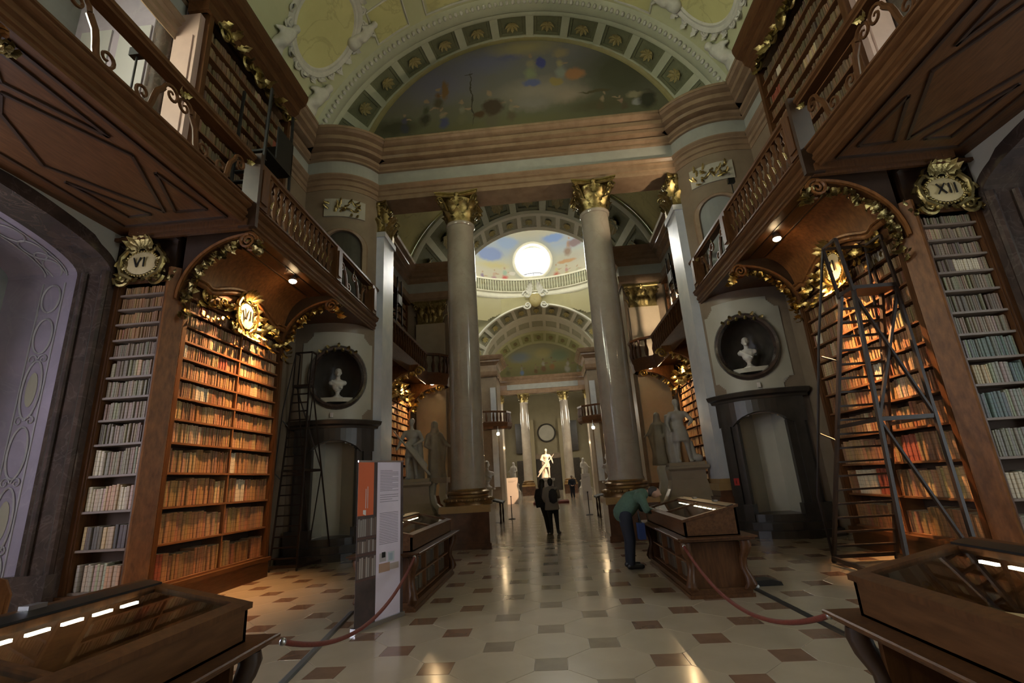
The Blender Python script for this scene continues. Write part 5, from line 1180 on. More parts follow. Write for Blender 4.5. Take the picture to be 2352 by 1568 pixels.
def standing(kind, h=1.9, mir=1):
    """solids of a draped standing figure facing -y"""
    k = h / 1.9; m_ = mir
    S_ = [('e', (0, -.02, 1.76), (.085, .105, .13)), ('c', (0, 0, 1.5), (0, -.01, 1.66), .06, .055), ('e', (0, 0, 1.36), (.20, .13, .17)), ('c', (-.19, 0, 1.45), (.19, 0, 1.45), .075, .075), ('e', (0, 0, 1.12), (.16, .115, .2)), ('e', (0, 0, .95), (.18, .14, .15)),
          ('e', (0, -.125, 1.75), (.018, .025, .03)), ('e', (0, .03, 1.80), (.10, .10, .10))]
    if kind == 'tunic':
        S_ += [('c', (-.1, 0, .9), (-.12, -.04, .5), .10, .07), ('c', (-.12, -.04, .5), (-.13, 0, .1), .07, .05), ('c', (.1, 0, .9), (.15, -.02, .5), .10, .07), ('c', (.15, -.02, .5), (.2, 0, .1), .07, .05),
               ('e', (-.13, -.06, .05), (.06, .13, .05)), ('e', (.21, -.06, .05), (.06, .13, .05)), ('l', [[(.24 * c * f + 0, .17 * s_ * f, z) for c, s_ in [(math.cos(a * PI / 8), math.sin(a * PI / 8)) for a in range(16)]] for f, z in ((1.1, .62), (1.0, .8), (.78, 1.05))]),
               ('c', (.22, 0, 1.44), (.40, -.02, 1.22), .07, .055), ('c', (.40, -.02, 1.22), (.24, -.16, 1.08), .055, .04), ('c', (-.22, 0, 1.44), (-.34, .0, 1.18), .07, .055), ('c', (-.34, 0, 1.18), (-.3, -.12, .92), .055, .04),
               ('l', [[(-.25 + .16 * c * f, .12 + .1 * s_ * f, z) for c, s_ in [(math.cos(a * PI / 6), math.sin(a * PI / 6)) for a in range(12)]] for f, z in ((1.0, .0), (1.3, .4), (1.1, .9), (.7, 1.45))]), ('c', (.35, .06, 0.0), (.28, .05, .6), .09, .06), ('e', (.42, .0, .12), (.14, .12, .12))]
    elif kind == 'armour':
        S_ += [('c', (-.1, 0, .9), (-.13, -.05, .5), .10, .07), ('c', (-.13, -.05, .5), (-.14, .0, .1), .07, .05), ('c', (.1, 0, .9), (.12, -.05, .5), .10, .07), ('c', (.12, -.05, .5), (.14, .02, .1), .07, .05), ('e', (-.14, -.07, .05), (.06, .13, .05)), ('e', (.15, -.05, .05), (.06, .13, .05)),
               ('l', [[(.22 * c * f, .16 * s_ * f, z) for c, s_ in [(math.cos(a * PI / 8), math.sin(a * PI / 8)) for a in range(16)]] for f, z in ((1.05, .68), (.9, .9), (.75, 1.1))]),
               ('c', (.22, 0, 1.44), (.36, -.05, 1.18), .075, .055), ('c', (.36, -.05, 1.18), (.12, -.22, 1.02), .055, .04), ('c', (-.22, 0, 1.44), (-.36, -.02, 1.15), .075, .055), ('c', (-.36, -.02, 1.15), (-.42, -.2, .92), .055, .04), ('c', (-.52, -.2, 1.5), (.62, -.24, .12), .03, .05),
               ('l', [[(.1 + .26 * c * f, .14 + .1 * s_ * f, z) for c, s_ in [(math.cos(a * PI / 6), math.sin(a * PI / 6)) for a in range(12)]] for f, z in ((1.1, .0), (1.0, .5), (.9, 1.0), (.7, 1.45))]), ('c', (-.1, -.1, 1.1), (.5, -.2, .4), .07, .06)]
    else:                                            # hooded, long robe
        S_ += [('l', [[(.05 * f + .24 * c * f * (1 + .12 * math.cos(6 * a)), .18 * s_ * f * (1 + .12 * math.cos(6 * a)), z) for c, s_, a in [(math.cos(a), math.sin(a), a) for a in [i * PI / 10 for i in range(20)]]] for f, z in ((1.25, 0), (1.1, .35), (1.0, .8), (.85, 1.15), (.75, 1.45))]),
               ('e', (0, .03, 1.74), (.125, .14, .17)), ('c', (0, .05, 1.6), (0, .08, 1.35), .14, .18), ('c', (.2, 0, 1.42), (.36, -.03, 1.15), .085, .07), ('c', (.36, -.03, 1.15), (.58, -.1, 1.02), .06, .035), ('c', (-.2, 0, 1.42), (-.28, -.08, 1.12), .085, .07), ('c', (-.28, -.08, 1.12), (-.1, -.2, 1.0), .06, .04), ('c', (.36, 0, 1.1), (.22, -.05, .3), .06, .1)]
    out = []
    for a in S_:
        if a[0] == 'l': out.append(('l', [[(x * m_ * k, y * k, z * k) for x, y, z in r] for r in a[1]]))
        elif a[0] == 'c': out.append(('c', tuple(c * k * (m_ if i == 0 else 1) for i, c in enumerate(a[1])), tuple(c * k * (m_ if i == 0 else 1) for i, c in enumerate(a[2])), a[3] * k, a[4] * k))
        else: out.append(('e', tuple(c * k * (m_ if i == 0 else 1) for i, c in enumerate(a[1])), tuple(c * k for c in a[2])))
    return out
def statue_pedestal(t, cx, cy, hw, hd, ht, material):
    q = MB(); q.rings([[(cx + a * hw * w, cy + b * hd * w, z) for a, b in ((-1, -1), (1, -1), (1, 1), (-1, 1))] for w, z in ((1.22, 0), (1.22, .45 * ht), (1.2, .47 * ht), (1.08, .52 * ht), (.92, .62 * ht), (.84, .75 * ht), (.84, .88 * ht))])
    q.rings([[(cx + a * hw * w, cy + b * hd * w, z) for a, b in ((-1, -1), (1, -1), (1, 1), (-1, 1))] for w, z in ((.9, .88 * ht), (1.02, .91 * ht), (1.02, .945 * ht), (.9, .95 * ht), (.86, ht))]); q.build('pedestal', material, t)
STPED = mat('statue_pedestal_marble', (.33, .27, .19), .3, var=(.26, .21, .15), scale=2, amount=.5, coat=.2)
t = thing('statue_group', 'two life-size draped marble figures on a pedestal left of the passage', 'statue', (-3.8, 15.1, 0))
statue_pedestal(t, -3.95, 15.1, .52, .45, 1.9, STPED)
union('armoured_figure', standing('armour', 1.9), .03, STATUE, t, 3, M=Matrix.Translation((-4.12, 15.05, 1.88)))
union('hooded_figure', standing('robe', 1.85), .03, STATUE, t, 3, M=Matrix.Translation((-3.42, 15.15, 1.80)))
q = MB()
for x in (-3.5, -3.15):
    q.rings([[(x + .10 * a + o, 15.1 + .12 * b - .1, z) for a, b in ((-1, -1), (1, -1), (1, 1), (-1, 1))] for o, z in ((.32, .85), (.26, .98), (.06, 1.15), (0, 1.4), (.04, 1.75), (0, 1.85))])
q.build('scroll_support', STUC, t)
q = MB(); q.box(-3.6, -2.98, 14.9, 15.4, 0, .86); q.box(-3.65, -3.0, 14.85, 15.4, 1.74, 1.9); q.build('support_block', STPED, t)
t = thing('statue', 'life-size marble man in a short tunic with cloak on a flared pedestal', 'statue', (4.0, 15.0, 0))
statue_pedestal(t, 4.08, 15.0, .58, .48, 1.9, STPED)
union('tunic_figure', standing('tunic', 1.92), .03, STATUE, t, 3, M=Matrix.Translation((4.1, 14.95, 1.88)))
union('draped_companion', standing('robe', 1.6, -1), .03, STATUE, t, 3, M=Matrix.Translation((3.55, 15.25, 1.86)))
q = MB(); q.rings([[(3.42 + .10 * a - o, 15.0 + .12 * b - .1, z) for a, b in ((-1, -1), (1, -1), (1, 1), (-1, 1))] for o, z in ((.22, .85), (.16, .98), (.06, 1.15), (0, 1.4), (.04, 1.75), (0, 1.85))]); q.build('scroll_support', STUC, t)
t = thing('statue', 'brightly lit cloaked statue on a pedestal in the centre of the dome room', 'statue', (-.08, 35, 0))
q = MB(); q.box(-.75, .6, 34.4, 35.6, .14, .6); q.rings([[(-.08 + a * w, 35 + b * w, z) for a, b in ((-1, -1), (1, -1), (1, 1), (-1, 1))] for w, z in ((.55, .6), (.42, .75), (.36, 1.45), (.5, 1.52), (.5, 1.67))]); q.build('pedestal', WSTAT, t)
q = MB(); q.box(-1.15, 1.25, 33.9, 36.1, 0, .14); q.build('red_base', mat('red_base_cloth', (.16, .035, .025), .8), t)
union('cloaked_figure', standing('armour', 2.05, -1) + [('l', [[(-.16 + .2 * c * f, .12 + .16 * s_ * f, z) for c, s_ in [(math.cos(a * PI / 6), math.sin(a * PI / 6)) for a in range(12)]] for f, z in ((1.5, 0), (1.1, .5), (1.0, 1.1), (.8, 1.6))])], .035, WSTAT, t, 3, M=Matrix.Translation((-.08, 35, 1.67)))
spot('statue_flood', (2.6, 31.6, 5.6), (-.08, 35, 2.8), 4000, (1.0, .62, .34), 24, .4, .08)
for s in (-1, 1):
    t = thing('statue', 'pale far statue near the ' + SIDE[s] + ' far column', 'statue', (s * 3.3, 47, 0)); statue_pedestal(t, s * 3.3, 47, .45, .4, 1.35, WSTAT)
    union('draped_figure', standing('robe', 2.0, s), .045, WSTAT, t, 3, M=Matrix.Translation((s * 3.3, 47, 1.33)))
    xa, xb = (-3.15, -2.32) if s < 0 else (2.38, 3.02)
    t = thing('display_panel', 'white free-standing display panel far along the aisle, ' + SIDE[s] + ' side', 'panel', ((xa + xb) / 2, 37, 0))
    q = MB(); q.box(xa, xb, 36.95, 37.12, 0, 1.85); q.build('panel_body', WHITEP, t)
    q = MB()
    for k in range(3): q.box(xa + .12, xb - .12 - .1 * k, 36.944, 36.95, 1.62 - .05 * k, 1.635 - .05 * k)
    q.build('printed_lines', mat('grey_print', (.3, .28, .27), .7), t)
    # sloping dark desks and rope posts past the columns
    t = thing('reading_desk', 'dark sloping reading desk just past the ' + SIDE[s] + ' column', 'desk', (s * 2.35, 21.5, 0))
    q = MB(MIR[s]); q.prism([(1.95, .78), (2.75, 1.0), (2.75, 1.06), (1.95, .84)], 'y', 20.9, 22.2); q.build('desk_top', mat('desk_cloth', (.05, .055, .06), .6), t)
    for x, y in ((2.05, 21.0), (2.65, 21.0), (2.05, 22.1), (2.65, 22.1)):
        q = MB(MIR[s]); q.lathe([(.05, 0), (.03, .2), (.05, .4), (.03, .6), (.05, .85)], x, y, 8); q.build('leg', DARKWOOD, t, 40)
    t = thing('rope_post', 'thin dark barrier post beside the ' + SIDE[s] + ' reading desk', 'post', (s * 1.75, 23, 0))
    q = MB(); q.lathe([(.16, 0), (.16, .02), (.02, .04), (.018, .95), (.03, .96), (.03, 1.0)], s * 1.75, 23, 12); q.build('post', BLK, t, 40)

# ================================================================ PEOPLE
def person(label, loc, rot, spec):
    M = Matrix.Translation(loc) @ Matrix.Rotation(rot, 4, 'Z'); t = thing('person', label, 'person', loc)
    for nm, sol, vox, m_ in spec: union(nm, sol, vox, m_, t, 3, .45, M=M)
    return t, M
def hand(c, d, side=1, flip=1):                     # palm, four fingers, thumb hanging along d from wrist c
    c = Vector(c); d = Vector(d).normalized(); w = d.cross(Vector((0, 1, 0)) if abs(d.y) < .8 else Vector((0, 0, 1))).normalized(); n = w.cross(d)
    out = [('c', tuple(c), tuple(c + d * .07), .026, .034)]
    for i, (L, o) in enumerate(((.060, -.028), (.072, -.009), (.068, .010), (.05, .028))):
        b = c + d * .085 + w * o; k = b + d * L * .55 + n * .006; out += [('c', tuple(b), tuple(k), .010, .009), ('c', tuple(k), tuple(k + d * L * .4 + n * .02), .009, .008)]
    out.append(('c', tuple(c + d * .03 - w * .03), tuple(c + d * .075 - w * .055 + n * .015), .012, .010))
    return out
COAT = mat('grey_brown_coat', (.30, .265, .225), .85); BTROU = mat('black_trousers', (.010, .010, .012), .8); BHAIR = mat('black_hair', (.010, .008, .007), .5); BPACK = mat('dark_backpack', (.016, .017, .022), .7); DCOAT = mat('black_coat', (.012, .013, .015), .8)
legs = [('c', (-.10, 0, .90), (-.075, .03, .5), .105, .075), ('c', (-.075, .03, .5), (-.055, 0, .12), .072, .05), ('c', (.10, 0, .90), (.12, .03, .5), .105, .075), ('c', (.12, .03, .5), (.135, .0, .12), .072, .05), ('e', (0, 0, .9), (.18, .13, .12))]
boots = [('c', (-.055, 0, .14), (-.055, .0, .06), .052, .05), ('c', (-.055, -.03, .045), (-.06, .12, .035), .045, .04), ('c', (.135, 0, .14), (.14, 0, .06), .052, .05), ('c', (.14, -.03, .045), (.2, .10, .035), .045, .04)]
coat = [('l', [[(.0 + a * math.cos(i * PI / 10), b * math.sin(i * PI / 10), z) for i in range(20)] for a, b, z in ((.235, .17, .72), (.215, .16, .9), (.19, .14, 1.05), (.21, .145, 1.25), (.19, .12, 1.38), (.09, .08, 1.44))]),
        ('c', (-.19, 0, 1.36), (-.25, .04, 1.1), .07, .06), ('c', (-.25, .04, 1.1), (-.20, .16, .95), .058, .045), ('c', (.19, 0, 1.36), (.25, .05, 1.1), .07, .06), ('c', (.25, .05, 1.1), (.18, .2, 1.12), .058, .045)]
CORE = [('e', (0, 0, 1.22), (.15, .09, .18)), ('c', (0, 0, 1.1), (0, 0, .92), .12, .13), ('c', (0, 0, 1.3), (0, 0, 1.44), .08, .05), ('c', (-.16, 0, 1.36), (.16, 0, 1.36), .045, .045)]
skinA = [('e', (0, .01, 1.56), (.075, .095, .11)), ('c', (0, 0, 1.40), (0, 0, 1.5), .05, .048), ('e', (0, .105, 1.555), (.016, .025, .028)), ('e', (-.078, 0, 1.55), (.014, .025, .03)), ('e', (.078, 0, 1.55), (.014, .025, .03))] + hand((-.20, .17, .94), (.1, .5, -.8)) + hand((.17, .21, 1.12), (-.6, .6, .2)) + CORE + [('c', (-.17, 0, 1.36), (-.25, .04, 1.1), .045, .04), ('c', (-.25, .04, 1.1), (-.20, .17, .94), .036, .028), ('c', (.17, 0, 1.36), (.25, .05, 1.1), .045, .04), ('c', (.25, .05, 1.1), (.17, .21, 1.12), .036, .028)]
person('person in a grey-brown coat with dark backpack seen from behind in the aisle', (.10, 16.08, 0), 0, [
    ('body', skinA, .012, SKIN), ('trousers', legs, .02, BTROU), ('boots', boots, .016, BLK), ('coat', coat, .022, COAT),
    ('hair', [('e', (0, -.015, 1.585), (.088, .10, .112)), ('e', (0, -.06, 1.52), (.075, .06, .08))], .014, BHAIR),
    ('backpack', [('e', (.06, -.20, 1.14), (.145, .085, .23)), ('b', (-.06, .18, -.24, -.10, .96, 1.30)), ('c', (.17, -.1, 1.3), (.17, .04, 1.40), .022, .022), ('c', (-.06, -.1, 1.3), (-.09, .04, 1.40), .022, .022)], .018, BPACK)])
person('long-haired person in a black coat standing close beside the backpack wearer', (-.17, 16.32, 0), 0, [
    ('body', skinA, .012, SKIN), ('trousers', [('c', (-.02, 0, .88), (.05, .02, .5), .11, .07), ('c', (.05, .02, .5), (.09, .03, .12), .07, .05), ('c', (.08, 0, .88), (.13, .05, .5), .10, .07), ('c', (.13, .05, .5), (.16, .1, .12), .07, .05), ('e', (.03, 0, .9), (.16, .12, .12))], .02, BTROU),
    ('boots', [('c', (.09, .0, .05), (.09, .14, .04), .045, .04), ('c', (.16, .07, .05), (.17, .2, .04), .045, .04), ('c', (.09, .03, .14), (.09, .03, .05), .05, .045), ('c', (.16, .1, .14), (.16, .1, .05), .05, .045)], .016, BLK),
    ('coat', [('l', [[(a * math.cos(i * PI / 10), b * math.sin(i * PI / 10), z) for i in range(20)] for a, b, z in ((.17, .14, .80), (.16, .13, 1.0), (.18, .13, 1.22), (.16, .11, 1.36), (.08, .07, 1.42))]), ('c', (-.16, 0, 1.33), (-.22, .0, 1.08), .065, .055), ('c', (-.22, 0, 1.08), (-.20, .03, .82), .052, .042), ('c', (.16, 0, 1.33), (.2, .08, 1.1), .065, .05), ('c', (.2, .08, 1.1), (.12, .2, 1.05), .05, .04)], .022, DCOAT),
    ('hair', [('e', (0, -.01, 1.575), (.095, .11, .115)), ('c', (0, -.07, 1.52), (-.01, -.11, 1.20), .085, .07), ('c', (-.06, -.02, 1.5), (-.07, -.05, 1.28), .05, .045)], .014, BHAIR)])
# man bending over the show case: faces +x (local +y -> world +x)
GSW = mat('green_sweater', (.095, .160, .115), .9, var=(.07, .12, .085), scale=30, amount=.5, bump=.2, bscale=120); JEAN = mat('dark_jeans', (.018, .022, .035), .85); GHAIR = mat('grey_dark_hair', (.035, .03, .028), .6)
person('man in a green sweater and dark jeans bending over the middle show case', (1.50, 9.85, 0), -PI / 2, [
    ('body', [('e', (0, .60, 1.31), (.078, .11, .10)), ('c', (0, .40, 1.31), (0, .52, 1.32), .06, .055), ('e', (0, .70, 1.265), (.02, .03, .022)), ('e', (-.08, .59, 1.31), (.014, .03, .025)), ('e', (.08, .59, 1.31), (.014, .03, .025))] + hand((-.12, .55, .98), (.2, .95, .05)) + hand((.14, .52, .98), (-.2, .95, .05)) + [('c', (0, -.03, .98), (0, .14, 1.17), .12, .13), ('c', (0, .14, 1.17), (0, .42, 1.30), .13, .06), ('c', (-.17, .29, 1.25), (.17, .29, 1.25), .05, .05), ('c', (-.18, .30, 1.25), (-.24, .36, 1.02), .045, .04), ('c', (-.24, .36, 1.02), (-.12, .56, .98), .036, .028), ('c', (.18, .30, 1.25), (.25, .36, 1.02), .045, .04), ('c', (.25, .36, 1.02), (.14, .53, .98), .036, .028)], .012, SKIN),
    ('jeans', [('c', (-.10, -.02, .93), (-.11, .02, .5), .125, .09), ('c', (-.11, .02, .5), (-.12, -.02, .1), .088, .07), ('c', (.10, -.02, .93), (.11, .03, .5), .125, .09), ('c', (.11, .03, .5), (.12, -.01, .1), .088, .07), ('e', (0, -.04, .96), (.19, .17, .15))], .02, JEAN),
    ('shoes', [('c', (-.12, -.06, .05), (-.13, .16, .045), .052, .045), ('c', (.12, -.05, .05), (.14, .18, .045), .052, .045), ('c', (-.12, -.02, .1), (-.12, -.02, .05), .06, .055), ('c', (.12, -.01, .1), (.12, -.01, .05), .06, .055)], .016, BLK),
    ('sweater', [('c', (0, -.05, .98), (0, .14, 1.18), .185, .19), ('c', (0, .14, 1.18), (0, .36, 1.29), .19, .12), ('c', (-.15, .28, 1.25), (.15, .28, 1.25), .11, .11), ('e', (0, .05, 1.08), (.20, .19, .18)), ('c', (-.2, .30, 1.24), (-.24, .36, 1.02), .085, .07), ('c', (-.24, .36, 1.02), (-.13, .53, .98), .065, .05), ('c', (.2, .30, 1.24), (.25, .36, 1.02), .085, .07), ('c', (.25, .36, 1.02), (.15, .50, .98), .065, .05)], .022, GSW),
    ('hair', [('e', (0, .575, 1.345), (.082, .10, .085)), ('e', (0, .50, 1.31), (.078, .05, .075))], .014, GHAIR)])
t = thing('shoulder_bag', 'small dark bag with blue side hanging beside the bending man', 'bag', (1.72, 9.62, .5))
q = MB(); q.box(1.66, 1.78, 9.52, 9.75, .52, .80); q.build('bag_body', mat('blue_bag_cloth', (.025, .05, .16), .8), t)
q = MB(); q.tube([(1.72, 9.54, .8), (1.70, 9.6, 1.0), (1.72, 9.73, .8)], .012, 6); q.build('bag_strap', BLK, t)
SUIT = mat('dark_suit', (.012, .014, .024), .8)
person('far person in a dark suit standing beside the lit statue', (1.85, 41.5, 0), PI, [
    ('body', [('e', (0, 0, 1.64), (.08, .10, .12)), ('c', (0, 0, 1.45), (0, 0, 1.56), .055, .05), ('e', (0, .1, 1.63), (.018, .025, .03))] + hand((-.12, .2, 1.0), (.7, .3, -.3)) + hand((.12, .2, 1.0), (-.7, .3, -.3)) + [('c', (0, 0, 1.0), (0, 0, 1.35), .12, .11), ('c', (0, 0, 1.3), (0, 0, 1.5), .09, .05), ('c', (-.2, 0, 1.38), (.2, 0, 1.38), .045, .045), ('c', (-.2, 0, 1.38), (-.28, .03, 1.12), .045, .04), ('c', (-.28, .03, 1.12), (-.12, .2, 1.0), .036, .03), ('c', (.2, 0, 1.38), (.28, .03, 1.12), .045, .04), ('c', (.28, .03, 1.12), (.12, .2, 1.0), .036, .03)], .014, SKIN),
    ('suit', [('c', (-.1, 0, .9), (-.1, 0, .1), .11, .07), ('c', (.1, 0, .9), (.1, 0, .1), .11, .07), ('l', [[(a * math.cos(i * PI / 10), b * math.sin(i * PI / 10), z) for i in range(20)] for a, b, z in ((.2, .14, .8), (.19, .13, 1.1), (.23, .14, 1.36), (.1, .08, 1.5))]), ('c', (-.22, 0, 1.4), (-.28, .03, 1.12), .07, .06), ('c', (-.28, .03, 1.12), (-.12, .19, 1.0), .055, .045), ('c', (.22, 0, 1.4), (.28, .03, 1.12), .07, .06), ('c', (.28, .03, 1.12), (.12, .19, 1.0), .055, .045), ('e', (-.1, .05, .05), (.055, .13, .05)), ('e', (.1, .05, .05), (.055, .13, .05))], .024, SUIT),
    ('hair', [('e', (0, -.02, 1.675), (.09, .10, .10))], .016, BHAIR)])

# ================================================================ SHOW CASES
def open_book(M, w, d, parent=None, label=None, tint=PAPER):
    t = thing('open_book', label, 'book', tuple(M.translation))
    q = MB(M); rs = []
    for sg in (-1, 1):
        pts = [(sg * w / 2 * u, .028 * math.sin(PI * min(u * 1.25, 1)) + .018 * (1 - u)) for u in (0, .08, .2, .4, .6, .8, 1.0)]
        q.rings([[(x, y, z) for x, z in pts] + [(x, y, -.002) for x, z in reversed(pts)] for y in (-d / 2, d / 2)])
    q.build('pages', tint, t, 50)
    q = MB(M); q.box(-w / 2 - .012, w / 2 + .012, -d / 2 - .01, d / 2 + .01, -.008, -.002); q.build('cover', mat('brown_book_cover', (.12, .055, .025), .6), t)
    q = MB(M)
    for sg in (-1, 1):
        for k in range(9): y = d * (.36 - .085 * k); q.box(sg * w * .07 if sg > 0 else -w * .43, sg * w * .43 if sg > 0 else -w * .07, y, y + .006, .0295, .0305) if k % 5 != 4 else None
    return t
def show_case(s, y0, y1, label, lights=True, near=False):
    MM = MIR[s]; t = thing('show_case', label, 'show case', (s * 2.33, (y0 + y1) / 2, 0))
    q = MB(MM); q.box(1.92, 2.74, y0 + .14, y1 - .14, 0, .12); q.box(1.90, 2.76, y0 + .12, y1 - .12, .0, .05); q.build('plinth', WOODH, t)
    b = MB(MM)
    for y in (y0 + .18, y1 - .22): b.box(1.98, 2.68, y, y + .04, .12, .70)
    b.box(2.64, 2.68, y0 + .2, y1 - .2, .12, .70); b.box(1.98, 2.66, y0 + .2, y1 - .2, .68, .72)
    b.build('cabinet', WOOD, t)
    for z in (.13, .40):
        q = MB(MM); q.box(1.99, 2.64, y0 + .2, y1 - .2, z, z + .025); q.build('shelf', SHELF, t)
    n = 3
    for k in range(1, n): y = y0 + .2 + (y1 - y0 - .4) * k / n; q = MB(MM); q.box(1.99, 2.64, y - .015, y + .015, .13, .68); q.build('divider', SHELF, t)
    # carved consoles at the corners
    for xx, dx in ((1.97, -1), (2.69, 1)):
        for yy, dy in ((y0 + .17, -1), (y1 - .17, 1)):
            q = MB(MM); rs = []
            for o, z, w in ((.02, .10, .075), (.07, .16, .075), (.05, .24, .06), (-.01, .36, .05), (.0, .48, .055), (.06, .58, .07), (.085, .66, .075), (.07, .72, .075)):
                cx, cy = xx + dx * o * .6, yy + dy * o * .8; rs.append([(cx + w * math.cos(a), cy + w * math.sin(a), z) for a in [i * PI / 4 for i in range(8)]])
            q.rings(rs); q.build('carved_console', DARKWOOD if near else WOOD, t, 50)
    q = MB(MM); q.box(1.84, 2.84, y0, y1, .735, .765); q.box(1.81, 2.87, y0 - .03, y1 + .03, .765, .785); q.tube([(1.81, y0 - .03, .775), (1.81, y1 + .03, .775)], .014, 6); q.build('ledge', WOOD, t)
    # sloped case body
    c0, c1 = y0 + .13, y1 - .13; xi, xo, zl, zh = 1.95, 2.70, .985, 1.15
    q = MB(MM)
    for y in (c0, c1 - .03): q.prism([(xi, .785), (xo, .785), (xo, zh), (xi, zl)], 'y', y, y + .03)
    q.box(xi, xi + .03, c0, c1, .785, zl - .005); q.box(xo - .03, xo, c0, c1, .785, zh); q.box(xi, xo, c0, c1, .785, .80); q.build('case_body', WOODH, t)
    q = MB(MM); sl = (zh - zl) / (xo - xi)
    def lid(x0, x1, ya, yb, mb, lift=.0): zz = lambda x: zl + sl * (x - xi); mb.rings([[(x0, y, zz(x0) + lift), (x1, y, zz(x1) + lift), (x1, y, zz(x1) + .035 + lift), (x0, y, zz(x0) + .035 + lift)] for y in (ya, yb)])
    lid(xi - .02, xi + .07, c0 - .02, c1 + .02, q); lid(xo - .13, xo + .03, c0 - .02, c1 + .02, q); lid(xi + .07, xo - .13, c0 - .02, c0 + .07, q); lid(xi + .07, xo - .13, c1 - .07, c1 + .02, q)
    ym = (c0 + c1) / 2; lid(xi + .07, xo - .13, ym - .02, ym + .02, q); q.build('lid_frame', WOOD, t)
    q = MB(MM); lid(xo - .12, xo - .03, c0, c1, q, .012); q.build('dark_hinge_strip', BLK, t)
    for ya, yb in ((c0 + .06, ym - .015), (ym + .015, c1 - .06)):
        q = MB(MM); zz = lambda x: zl + sl * (x - xi) + .018; q.add([(xi + .06, ya, zz(xi + .06)), (xo - .12, ya, zz(xo - .12)), (xo - .12, yb, zz(xo - .12)), (xi + .06, yb, zz(xi + .06))], [(0, 1, 2, 3)]); q.build('glass_pane', GLASS, t)
    q = MB(MM); q.box(xi + .03, xo - .03, c0 + .03, c1 - .03, .80, .812); q.build('display_bed', mat('display_cloth', (.085, .09, .05), .9), t)
    # light strip under the high edge: short bright segments
    K = 12 if near else 10
    for k in range(K):
        a = c0 + .15 + (c1 - c0 - .3) * k / K; b_ = a + (c1 - c0 - .3) / K * .62
        q = MB(MM); q.box(xo - .155, xo - .135, a, b_, 1.085, 1.10); q.build('light_segment', LED, t)
    for k in range(2):
        y = c0 + (c1 - c0) * (.3 + .4 * k); q = MB(MM); q.box(xo - .04, xo + .02, y - .05, y + .05, zh + .03, zh + .06); q.build('latch', STEEL, t)
    return t
show_case(-1, .75, 3.55, 'wooden glass-topped show case cut off at the lower left corner', near=True)
show_case(1, .75, 3.55, 'wooden glass-topped show case cut off at the lower right corner', near=True)
show_case(-1, 7.25, 10.3, 'wooden glass-topped show case half hidden behind the roll-up banner')
show_case(1, 7.25, 10.3, 'wooden glass-topped show case the green-sweatered man leans on')
i = 0
for s, ys, wh in ((-1, (2.9, 2.05, 1.3), 'lower left show case'), (1, (2.9, 2.1, 1.3), 'lower right show case'), (-1, (7.9, 9.2), 'show case behind the banner'), (1, (7.9, 9.2), 'show case by the bending man')):
    for k, y in enumerate(ys):
        word = ['nearest the far end of', 'in the middle of', 'nearest the camera in'][k] if len(ys) == 3 else ['nearest the camera in', 'at the far end of'][k]
        ws = .78 if k % 2 == 0 else .6
        M = Matrix.Translation((s * 2.32, y, .85)) @ Matrix.Rotation(s * PI / 2 + .06 * (k - 1), 4, 'Z') @ Matrix.Rotation(.12, 4, 'X')
        open_book(M, ws, .48, None, f'open old book lying {word} the {wh}', PAPER)
# books on the open shelves of the two middle cases
for s in (-1, 1):
    k = 0
    for z in (.155, .425):
        y = 7.5
        while y < 10.0:
            w = RND.uniform(.05, .09)
            if RND.random() < .7:
                o = bpy.data.objects.new('stored_volume', bme); COL.objects.link(o); o.matrix_world = Matrix.Translation((s * 2.05, y, z)) @ Matrix.Rotation(-s * PI / 2, 4, 'Z') @ Matrix.Diagonal((w * .95, .3, RND.uniform(.17, .22), 1)); o.color = (*RND.choice([(.09, .06, .035), (.12, .085, .05), (.07, .05, .035)]), 1)
                tag(o, f'small dark volume, {nth(k % 100 + 1)} in line on the {"lower" if z < .3 else "upper"} shelf under the {"banner-side" if s < 0 else "bending man" + chr(39) + "s"} show case', 'book', f'volumes under the {SIDE[s]} middle show case'); k += 1
            y += w * (1 if RND.random() < .8 else 2)

